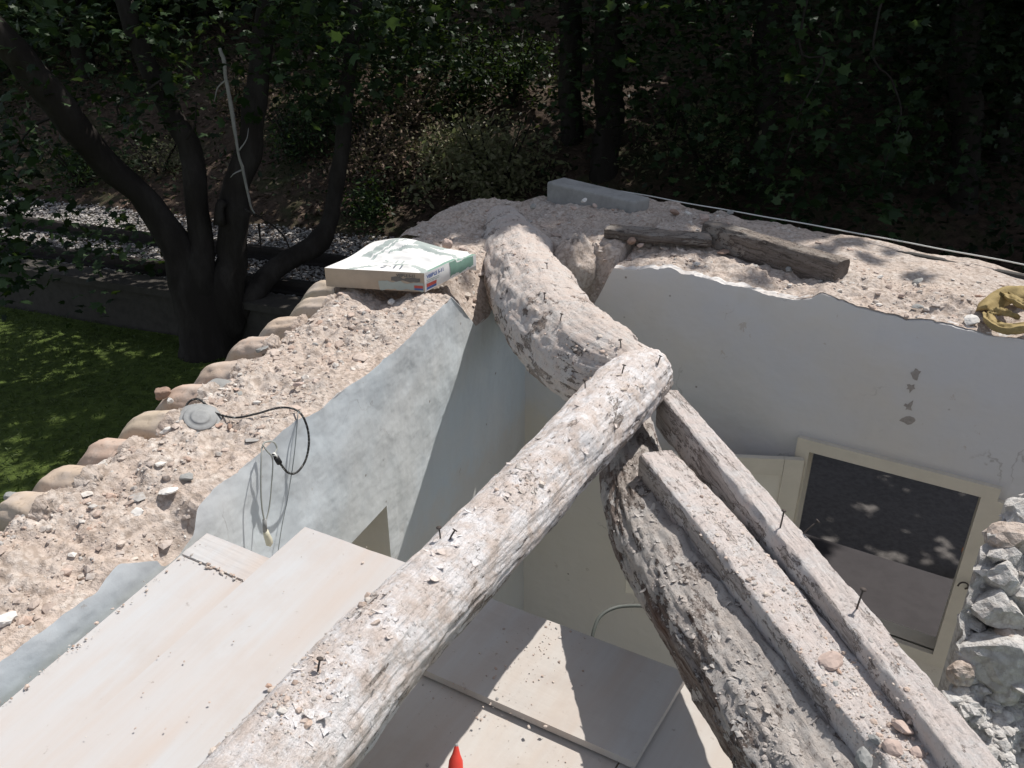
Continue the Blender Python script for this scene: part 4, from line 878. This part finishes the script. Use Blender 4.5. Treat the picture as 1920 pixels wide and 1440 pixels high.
m = MB(); m.tube(catmull([wallpt(514, 852, .04), wallpt(519, 840, .035), wallpt(513, 829, .03), wallpt(502, 828, .02), wallpt(493, 834, .015), wallpt(490, 860, .03), wallpt(489, 910, .035), wallpt(491, 950, .035), wallpt(496, 978, .035)], 60), .0032, 6)
m.tube(catmull([wallpt(492, 833, .02), wallpt(500, 845, .03), wallpt(511, 862, .03), wallpt(509, 910, .035), wallpt(505, 950, .035), wallpt(498, 980, .035)], 40), .0028, 6); m.build('flex', flat('grey_flex', (.42, .43, .40), .6), lh)
m = MB(); m.tube([wallpt(513, 851, .04), wallpt(518, 858, .042)], .0075, 8); m.build('connector', M_WHITE, lh)
m = MB(); m.tube([wallpt(496, 974, .035), wallpt(497, 997, .035)], [.008, .008], 10); m.build('socket', M_GREYP, lh)
m = MB(); m.tube([wallpt(498, 995, .035), wallpt(500, 1003, .037), wallpt(503, 1010, .04), wallpt(505, 1018, .042), wallpt(503, 1024, .042)], [.010, .012, .014, .014, .009], 12); m.build('bulb_cap', flat('ivory_plastic', (.66, .63, .50), .4, .1), lh)
m = MB(); m.tube(catmull([wallpt(559, 772, .012), wallpt(552, 850, .012), wallpt(540, 930, .012), wallpt(528, 990, .012), wallpt(518, 1060, .012)], 30), .0022, 6)  # a wire's cast shadow on the wall, modelled as a thin strand
tag(m.build('wire_shadow', flat('wire_shadow_grey', (.34, .37, .38), .6)), 'thin grey shadow of a wire, modelled as a strand down the sunlit left wall', 'shadow')
cc = PZ(372, 798, .004); prof = []
for i in range(26):
    a = i / 25 * math.pi / 2; prof.append((.105 * math.cos(a) ** .8 + .006 * math.sin(i * 1.5) * (i < 22), .085 * math.sin(a)))
ca = empty('ridged_cap', cc, 'grey ridged plastic cap half buried in the rubble under the cord', 'cap'); lathe(prof, cc + np.array([0, 0, -.02]), (.35, -.35, 1.0), 40).build('dome', M_GREYP, ca)
m = MB(); m.tube(catmull([PY(1108, 1210, 2.75), PY(1114, 1180, 2.8), PY(1126, 1155, 2.85), PY(1155, 1139, 2.9), PY(1195, 1136, 2.95), PY(1235, 1141, 3.0), PY(1290, 1160, 3.0), PY(1350, 1300, 2.95)], 50), .0085, 8)
tag(m.build('floor_cable', M_CABLE), 'dark cable arching up behind the formwork panel', 'cable')

# ------------------------------------------------------------------ ground outside, terrace, railway
RA, RB = PZ(50, 412, -1.92), PZ(547, 473, -1.92); RLD = n2(RB - RA); RLN = np.array([-RLD[1], RLD[0]]); RLN = RLN if RLN[1] > 0 else -RLN
q2 = (PZ(230, 486, -1.92) - RA)[:2] @ RLN
print('gauge', q2, 'QK', (PZ(127, 505, -2.0) - RA)[:2] @ RLN, (PZ(330, 549, -2.0) - RA)[:2] @ RLN, 'railY', RA)
QK = np.mean([(PZ(x, y, -2.0) - RA)[:2] @ RLN for x, y in ((127, 505), (330, 549))])
def tq(x, y): return (np.array([x, y]) - RA[:2]) @ RLN
def ground_z(x, y):
    if lcoord((x, y))[1] < .3 and rcoord((x, y))[1] < .45 and lcoord((x, y))[0] < 9: return -3.6
    q = tq(x, y); n_ = fbm((x * .35, y * .35, 0), 4)
    if q < QK - .1: return -2.62 + .03 * n_
    if q < 1.6: return -2.10 + .02 * n_
    return -2.10 + .42 * (q - 1.6) ** .95 + .35 * n_ * min(1, (q - 1.6) / 2) + .06 * fbm((x * 1.7, y * 1.7, 3), 4)
b = MB(); xs = np.concatenate([np.linspace(-130, -22, 12), np.linspace(-20, 24, 160), np.linspace(26, 130, 12)]); qs = np.concatenate([np.linspace(-100, -16, 10), np.linspace(-15, QK - .12, 50), [QK - .099], np.linspace(QK + .05, 26, 150), np.linspace(28, 90, 8)])
def gfn(i, j):
    p_ = RA[:2] + RLD * (xs[i] + 5) + RLN * qs[j]; return (p_[0], p_[1], ground_z(p_[0], p_[1]) if qs[j] < 28 else 8 + .15 * (qs[j] - 28))
b.grid(gfn, len(xs), len(qs), 0, True); b.uv = []; tag(b.build('ground', M_GROUND), kind='structure')
b = MB(); tq_ = []
def terr(i, j):
    r, q = -1.5 + 12 * i / 60, .16 + 5.2 * j / 40; p_ = rpt(r, q, 0); return (p_[0], p_[1], -2.56 + .03 * fbm((p_[0] * 2, p_[1] * 2, 1), 4))
b.grid(terr, 61, 41, 0, True); b.uv = []; tag(b.build('path', M_TRAVEL), kind='structure')
q_ = [rcoord(PZ(x, y, -2.2)) for x, y in ((1500, 1003), (1790, 1082))]; print('terrace', q_)
m = MB(); qd = max(.9, np.mean([q_[0][1], q_[1][1]])); c_ = rpt(2.2, (.17 + qd) / 2, -2.24); m.box(c_, (5.2, qd - .17, .08), math.atan2(RD[1], RD[0]))
tag(m.build('terrace_slab', M_DKWOOD), 'dark slab ledge outside the window at its foot', 'ledge')
ob = empty('bucket', PZ(1812, 1070, -2.5), 'orange plastic bucket glimpsed outside through the window', 'bucket'); c_ = PZ(1822, 1082, -2.5)
lathe([(.08, 0), (.11, .20), (.115, .20), (.115, .212), (.10, .212), (.075, .03)], c_, (0, 0, 1), 24).build('pail', M_ORANGE, ob)
m = MB(); m.tube([c_ + np.array([.11 * math.cos(a), .02, .205 + .08 * math.sin(a)]) for a in np.linspace(0, math.pi, 16)], .004, 6); m.build('handle', M_RUST, ob)

for k, q in enumerate((0, q2)):
    m = MB(); prof = [(-.065, -.15), (.065, -.15), (.065, -.13), (.02, -.11), (.02, -.05), (.05, -.04), (.05, .03), (-.05, .03), (-.05, -.04), (-.02, -.05), (-.02, -.11), (-.065, -.13)]
    vs = []
    for L in (-25, 25):
        for a, c in prof: p_ = RA[:2] + RLD * L + RLN * (q + a); vs.append((p_[0], p_[1], -1.92 + c))
    m.add(vs, [(i, (i + 1) % 12, 12 + (i + 1) % 12, 12 + i) for i in range(12)]); tag(m.build('rail', M_RAIL), ['far steel rail of the railway track behind the tree', 'near steel rail of the railway track behind the tree'][k], 'rail', 'rails of the track')
rg = np.random.default_rng(55); n = 34000
uu = rg.uniform(-7, 9, n); qq = rg.uniform(QK + .1, 1.75, n) ; pp = RA[:2] + RLD * (uu + 2)[:, None] + RLN * qq[:, None]
P_ = np.column_stack([pp, np.full(n, -2.085) + rg.uniform(-.02, .02, n)]); tag(link('ballast', stones_mesh('ballast', P_, rg.uniform(.013, .03, n), M_BALL, rg, 1)), 'grey stone ballast between and beside the rails', 'ballast', kind='stuff')
b = MB(); c_ = RA[:2] + RLN * QK + RLD * 2; b.box((c_[0], c_[1], -2.36), (44, .30, .68), math.atan2(RLD[1], RLD[0])); b.box((c_[0], c_[1], -2.0), (44, .42, .09), math.atan2(RLD[1], RLD[0]))
tag(b.build('track_kerb_wall', M_DARKC), 'low dark concrete wall holding up the track bed beyond the lawn', 'wall')
n = 42000; xx = rg.uniform(-11, 0, n); yy = rg.uniform(5.5, 12, n); ok = np.array([tq(a, c) < QK - .2 for a, c in zip(xx, yy)]) & (fbm((0, 0, 0)) < 9)
P_ = np.column_stack([xx, yy, np.full(n, -2.58)])[ok]
BL = np.array([[-.06, -.5], [.06, -.5], [.05, .1], [0, .5], [-.05, .1]])
Q = P_.copy(); me = leaves_mesh('grass', Q, rg.uniform(.03, .075, len(Q)), M_GRASS, rg, BL * np.array([1.6, 1]), 1.1, 0); tag(link('grass', me), 'short lawn grass beyond the tiled eave', 'grass', kind='stuff')

# ------------------------------------------------------------------ trees
def limb(m, pts, rad, n=24, seg=26, seed=0):
    P_ = catmull(pts, seg); r = np.array(catmull([(a, 0, 0) for a in rad], seg))[:, 0]
    P_ = [p_ + np.array([fbm((i * .35, seed, 1), 2), fbm((i * .35, seed, 5), 2), 0]) * r[i] * .35 for i, p_ in enumerate(P_)]
    m.tube(P_, [max(.004, q * (1 + .13 * fbm((i * .5, seed, 3), 3))) for i, q in enumerate(r)], n)
def clumps(spots, rng, per, sz, spread):
    P_ = []; S_ = []
    for c in spots:
        k = rng.poisson(per); d = rng.normal(0, 1, (k, 3)) * np.array(spread); d[:, 2] -= .35 * (d[:, 0] ** 2 + d[:, 1] ** 2) / spread[0] * .6
        P_.append(np.array(c) + d); S_.append(sz * rng.uniform(.45, 1.3, k))
    return np.vstack(P_), np.concatenate(S_)
def px_spots(n, rng, x, y, Y):
    return [PY(rng.uniform(*x), rng.uniform(*y), rng.uniform(*Y)) for _ in range(n)]
def ball(n, rng, c, r):
    v = rng.normal(size=(n, 3)); v /= np.linalg.norm(v, axis=1)[:, None]; return [np.array(c) + a * np.array(r) * rng.uniform(.35, 1) ** .5 for a in v]
DB = 11.5 / 1500
Y0 = 9.35
rg = np.random.default_rng(77)
tr = empty('plane_tree', PY(395, 660, Y0), 'dark many stemmed tree with forked trunks in front of the railway on the left', 'tree')
m = MB()
limb(m, [PY(395, 700, Y0), PY(385, 620, Y0), PY(362, 540, Y0), PY(332, 468, Y0), PY(272, 372, Y0 - .1), PY(200, 310, Y0 - .3), PY(120, 212, Y0 - .6), PY(40, 110, Y0 - .9), PY(-60, 10, Y0 - 1.2)], [0.378, 0.333, 0.273, 0.189, 0.151, 0.151, 0.159, 0.144, 0.121], seed=1)
limb(m, [PY(385, 640, Y0 - .05), PY(376, 540, Y0 - .05), PY(375, 450, Y0 + .05), PY(366, 340, Y0 + .1), PY(350, 262, Y0 + .2), PY(302, 175, Y0 + .3), PY(255, 70, Y0 + .5), PY(215, -60, Y0 + .7)], [0.227, 0.197, 0.144, 0.129, 0.129, 0.114, 0.106, 0.091], seed=2)
limb(m, [PY(410, 680, Y0 + .1), PY(425, 560, Y0 + .1), PY(434, 460, Y0 + .15), PY(444, 360, Y0 + .2), PY(470, 250, Y0 + .3), PY(486, 140, Y0 + .5), PY(505, -30, Y0 + .8)], [0.273, 0.227, 0.181, 0.159, 0.136, 0.121, 0.106], seed=3)
limb(m, [PY(420, 640, Y0 + .1), PY(455, 570, Y0 + .2), PY(520, 502, Y0 + .5), PY(595, 455, Y0 + .8), PY(622, 400, Y0 + 1), PY(636, 300, Y0 + 1.1), PY(650, 180, Y0 + 1.2), PY(668, 0, Y0 + 1.4)], [0.197, 0.151, 0.129, 0.144, 0.106, 0.098, 0.091, 0.076], seed=4)
limb(m, [PY(418, 380, Y0), PY(412, 390, Y0 - .05), PY(410, 420, Y0 - .05)], [0.068, 0.053, 0.076], 10, 6, seed=5)
for pts in ([(300, 152), (270, 172), (235, 185), (220, 200), (222, 215)], [(350, 262), (365, 235), (368, 190)], [(455, 390), (500, 415), (530, 440), (545, 470)], [(485, 420), (490, 470)], [(120, 212), (60, 240), (20, 300)]):
    limb(m, [PY(x, y, Y0 - .15) for x, y in pts], [0.016] + [.012] * (len(pts) - 2) + [.006], 8, 16, seed=pts[0][0])
m.build('trunk', M_BARK, tr)
sp = px_spots(46, rg, (-80, 720), (-220, 40), (8.2, 12)) + px_spots(15, rg, (-130, 20), (60, 500), (8.0, 9.6)) + px_spots(8, rg, (500, 740), (0, 150), (9, 11.5)) + px_spots(4, rg, (150, 340), (100, 200), (9, 11)) + px_spots(2, rg, (180, 230), (430, 480), (10, 11))
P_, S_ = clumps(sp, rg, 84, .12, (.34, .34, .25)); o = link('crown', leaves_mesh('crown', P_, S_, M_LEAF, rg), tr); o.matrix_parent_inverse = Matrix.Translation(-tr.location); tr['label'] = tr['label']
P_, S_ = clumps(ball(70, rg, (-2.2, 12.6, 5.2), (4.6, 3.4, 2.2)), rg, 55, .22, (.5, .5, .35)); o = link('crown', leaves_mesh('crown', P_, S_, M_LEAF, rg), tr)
db = MB(); limb(db, [PY(412, 90, 9.10), PY(420, 115, 9.10), PY(424, 150, 9.10), PY(436, 215, 9.10), PY(446, 285, 9.10), PY(456, 320, 9.15), PY(470, 385, 9.20), PY(479, 402, 9.20)], [.018, .022, .020, .023, .015, .017, .012, .005], 10, 30, seed=9)
limb(db, [PY(456, 318, 9.15), PY(440, 325, 9.10), PY(432, 333, 9.10)], [.012, .007, .004], 6, 8)
limb(db, [PY(424, 150, 9.10), PY(408, 165, 9.10), PY(402, 190, 9.10)], [.010, .007, .003], 6, 8)
limb(db, [PY(446, 285, 9.10), PY(462, 262, 9.10), PY(466, 240, 9.20)], [.010, .006, .003], 6, 8)
tag(db.build('dead_branch', M_DEAD), 'bleached dead branch hanging in front of the many stemmed tree', 'branch')

def tree(label, trunks, spots, per, lsz, mat, seed, spread=(.4, .4, .3), group=None, extra=()):
    r = np.random.default_rng(seed); e = empty('woodland_tree', trunks[0][0][0], label, 'tree', group); m = MB()
    for pts, rad in trunks: limb(m, pts, rad, 18, 24, seed)
    m.build('trunk', M_BARK, e); P_, S_ = clumps(spots, r, per, lsz, spread); link('crown', leaves_mesh('crown', P_, S_, mat, r), e); 
    if extra: P_, S_ = clumps(extra, r, 55, .24, (.5, .5, .35)); link('crown', leaves_mesh('crown', P_, S_, mat, r), e)  # leaf masses above the frame, added for the shade they cast
    return e
def gz(x, y): return np.array([x, y, ground_z(x, y) - .1])
def up(p_, pts): return [p_] + [p_ + np.array(q) for q in pts]
r = np.random.default_rng(91)
b0 = PY(1064, 380, 14.5); b1 = PY(1133, 360, 13.5)
def straight(px0, px1, Y, rad): 
    a = PY(*px0, Y); c = PY(*px1, Y + .3); g = a.copy(); g[2] = ground_z(a[0], a[1]) - .2; return ([g, a, (a + c) / 2 + np.array([.05, 0, 0]), c, c + np.array([.1, .2, 4])], [rad * 1.2, rad, rad * .95, rad * .9, rad * .6])
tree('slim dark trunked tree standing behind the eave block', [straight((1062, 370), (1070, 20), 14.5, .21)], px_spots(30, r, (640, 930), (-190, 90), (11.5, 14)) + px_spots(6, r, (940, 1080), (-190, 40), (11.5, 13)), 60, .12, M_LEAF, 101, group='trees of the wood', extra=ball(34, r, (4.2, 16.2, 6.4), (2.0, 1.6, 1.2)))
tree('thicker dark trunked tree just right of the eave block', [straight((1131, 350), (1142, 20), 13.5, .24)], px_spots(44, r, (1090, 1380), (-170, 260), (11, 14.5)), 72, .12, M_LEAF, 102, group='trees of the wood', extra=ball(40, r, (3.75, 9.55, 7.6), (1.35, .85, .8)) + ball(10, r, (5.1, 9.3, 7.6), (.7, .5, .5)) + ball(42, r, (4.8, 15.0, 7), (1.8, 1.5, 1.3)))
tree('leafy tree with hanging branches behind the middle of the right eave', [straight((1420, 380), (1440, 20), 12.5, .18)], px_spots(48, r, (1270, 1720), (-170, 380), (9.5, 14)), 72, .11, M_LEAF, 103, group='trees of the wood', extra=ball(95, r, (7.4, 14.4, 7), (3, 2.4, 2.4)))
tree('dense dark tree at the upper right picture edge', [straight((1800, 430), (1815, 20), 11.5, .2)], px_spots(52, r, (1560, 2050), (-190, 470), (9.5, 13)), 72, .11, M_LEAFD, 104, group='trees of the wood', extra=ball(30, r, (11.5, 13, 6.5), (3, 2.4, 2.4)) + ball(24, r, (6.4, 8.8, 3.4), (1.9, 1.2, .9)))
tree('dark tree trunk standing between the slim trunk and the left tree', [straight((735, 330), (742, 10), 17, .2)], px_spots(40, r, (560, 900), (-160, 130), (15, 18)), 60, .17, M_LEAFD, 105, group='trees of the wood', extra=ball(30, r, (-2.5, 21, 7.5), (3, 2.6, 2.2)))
# two hanging leafy sprays caught by the sun
def sprays():
    for k, (px, lab) in enumerate((([(1640, 60), (1672, 150), (1690, 215), (1665, 290), (1650, 350)], 'drooping leafy branch hanging over the right eave'), ([(1500, 60), (1545, 110), (1525, 160), (1500, 210), (1470, 300)], 'thin bare tipped leafy branch left of the drooping one'))):
        e = empty('hanging_branch', PY(*px[0], 9.4), lab, 'branch', 'branches hanging over the eave'); m = MB(); pts = [PY(x, y, 9.4 - .1 * i) for i, (x, y) in enumerate(px)]
        limb(m, [pts[0] + np.array([.6, .8, 2.2])] + pts, [.022, .014, .012, .010, .008, .004], 8, 24, k); m.build('stem', M_BARK, e)
        P_, S_ = clumps(pts[1:] + [pts[-1] + np.array([.2, 0, -.5]), pts[2] + np.array([.3, 0, -.2])], r, 20, .14, (.2, .2, .2)); link('leaves', leaves_mesh('leaves', P_, S_, M_LEAF, r), e)
sprays()
# the wood behind: four kinds of crown, copied
protos = []
for k in range(4):
    rr = np.random.default_rng(200 + k); e = empty('woodland_tree', (0, 0, 0), 'tree of the deep shaded wood beyond the railway', 'tree', 'deep wood trees'); m = MB()
    limb(m, [(0, 0, -.4), (.05, .05, 2), (-.1, .1, 4.5), (.1, 0, 7), (0, 0, 9)], [.24, .2, .17, .13, .05], 14, 24, k + 20)
    for q in range(6):
        a = rr.uniform(0, 6.3); z = rr.uniform(2.2, 6); limb(m, [(0, 0, z), (.8 * math.cos(a), .8 * math.sin(a), z + .5), (1.9 * math.cos(a), 1.9 * math.sin(a), z + .8)], [.08, .05, .02], 8, 10, q)
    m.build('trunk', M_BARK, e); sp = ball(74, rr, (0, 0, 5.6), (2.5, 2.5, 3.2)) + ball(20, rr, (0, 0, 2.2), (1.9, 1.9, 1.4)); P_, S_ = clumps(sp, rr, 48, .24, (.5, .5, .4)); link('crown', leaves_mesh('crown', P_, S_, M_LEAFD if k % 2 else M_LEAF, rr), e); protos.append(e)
def copy_tree(o):
    c = o.copy(); COL.objects.link(c)
    for ch in o.children: d = ch.copy(); COL.objects.link(d); d.parent = c; d.matrix_parent_inverse = Matrix()
    return c
rr = np.random.default_rng(300); k = 0
for row, q in enumerate((6.0, 9.5, 13, 17, 21)):
    for u in np.arange(-16, 22, 3.3):
        p_ = RA[:2] + RLD * (u + 5 + (row % 2) * 1.6 + rr.normal(0, .4)) + RLN * (q + rr.normal(0, .5))
        if (q < 8 and -7 < p_[0] < 3.5) or (q < 11 and -3 < p_[0] < 6): continue
        o = protos[k] if k < 4 else copy_tree(protos[k % 4]); k += 1
        o.location = (p_[0], p_[1], ground_z(*p_)); o.rotation_euler.z = rr.uniform(0, 6.3); s_ = rr.uniform(.85, 1.2); o.scale = (s_, s_, s_)
# bushes on the bank
def bush(px, py, w_, h_, lab, mat, seed, n=26, lsz=.08, per=70):
    g = PY(px, py, 12); best = None
    for Y in np.linspace(11, 26, 120):
        g = PY(px, py, Y)
        if g[2] <= ground_z(g[0], g[1]): best = g; break
    g = best if best is not None else PY(px, py, 14); r_ = np.random.default_rng(seed); e = empty('bush', g, lab, 'bush', 'bushes on the railway bank'); m = MB()
    for q in range(6): a = r_.uniform(0, 6.3); limb(m, [g - np.array([0, 0, .1]), g + np.array([w_ * .3 * math.cos(a), w_ * .3 * math.sin(a), h_ * .5]), g + np.array([w_ * .6 * math.cos(a), w_ * .6 * math.sin(a), h_ * .95])], [.03, .02, .008], 6, 8, q)
    m.build('stems', M_BARK, e); sp = [g + np.array([r_.normal(0, w_ * .42), r_.normal(0, w_ * .35), abs(r_.normal(h_ * .45, h_ * .25))]) for _ in range(n)]
    P_, S_ = clumps(sp, r_, per, lsz, (.16, .16, .15)); link('foliage', leaves_mesh('foliage', P_, S_, mat, r_, LEAF_S, 1.1), e)
bush(930, 385, 1.15, 1.5, 'pale grey green feathery bush behind the corner mound', M_LEAFP, 401, 70, .10)
bush(790, 350, .9, .9, 'dry brownish bush left of the pale bush', M_LEAFB, 402)
bush(690, 330, .8, .9, 'low rust tinged bush behind the bent limb', M_LEAFB, 403)
bush(560, 300, .9, 1.0, 'small dark bush between the tree stems', M_LEAF, 404)
bush(160, 350, 1.0, .9, 'green bush at the left beyond the far rail', M_LEAF, 405)
bush(300, 330, .8, .7, 'olive bush between the left stem and the middle stem', M_LEAFP, 406, 14)
bush(690, 410, .6, .5, 'low green bush beside the paper sack, by the track', M_LEAF, 407, 20)
bush(850, 200, 1.3, 1.4, 'large dark green bush high on the bank', M_LEAF, 408, 40, .1)
bush(960, 190, 1.0, 1.3, 'grey green bush high on the bank near the slim trunk', M_LEAF, 409, 30, .1)
bush(880, 330, 1.0, 1.1, 'brownish green bush between the pale bush and the dry one', M_LEAFP, 411, 34)
bush(600, 250, 1.1, 1.2, 'dark leafy bush on the bank behind the bent limb', M_LEAF, 412, 34)
bush(450, 220, 1.0, 1.0, 'brown leaved bush on the bank behind the dead branch', M_LEAFB, 413, 26)
bush(760, 250, 1.2, 1.2, 'dull brown thicket on the bank above the low rust bush', M_LEAFB, 414, 34)
bush(1320, 330, 1.0, 1.2, 'olive bush behind the eave cable', M_LEAFP, 410, 24)
# undergrowth and leaf litter on the bank
rr = np.random.default_rng(500); n = 26000; uu = rr.uniform(-15, 18, n); qq = rr.uniform(1.7, 16, n); pp = RA[:2] + RLD * (uu + 4)[:, None] + RLN * qq[:, None]; pp = pp[pp[:, 0] < 1.6 + rr.normal(0, .5, n)]; n = len(pp)
zz = np.array([ground_z(a, c) for a, c in pp]) + .02; me = leaves_mesh('leaf_litter', np.column_stack([pp, zz]), rr.uniform(.06, .17, n), M_LEAFB, rr, LEAF_S, .5); tag(link('leaf_litter', me), 'dry brown leaf litter covering the bank behind the railway', 'leaf litter', kind='stuff')
n = 1700; uu = rr.uniform(-15, 18, n); qq = rr.uniform(2.0, 20, n); pp = RA[:2] + RLD * (uu + 4)[:, None] + RLN * qq[:, None]
sp = [(a, c, ground_z(a, c) + rr.uniform(.05, .5)) for a, c in pp]; P_, S_ = clumps(sp, rr, 34, .11, (.3, .3, .22)); tag(link('undergrowth', leaves_mesh('undergrowth', P_, S_, M_LEAFD, rr, LEAF_S, 1.0)), 'tangled dark undergrowth on the bank behind the railway', 'undergrowth', kind='stuff')
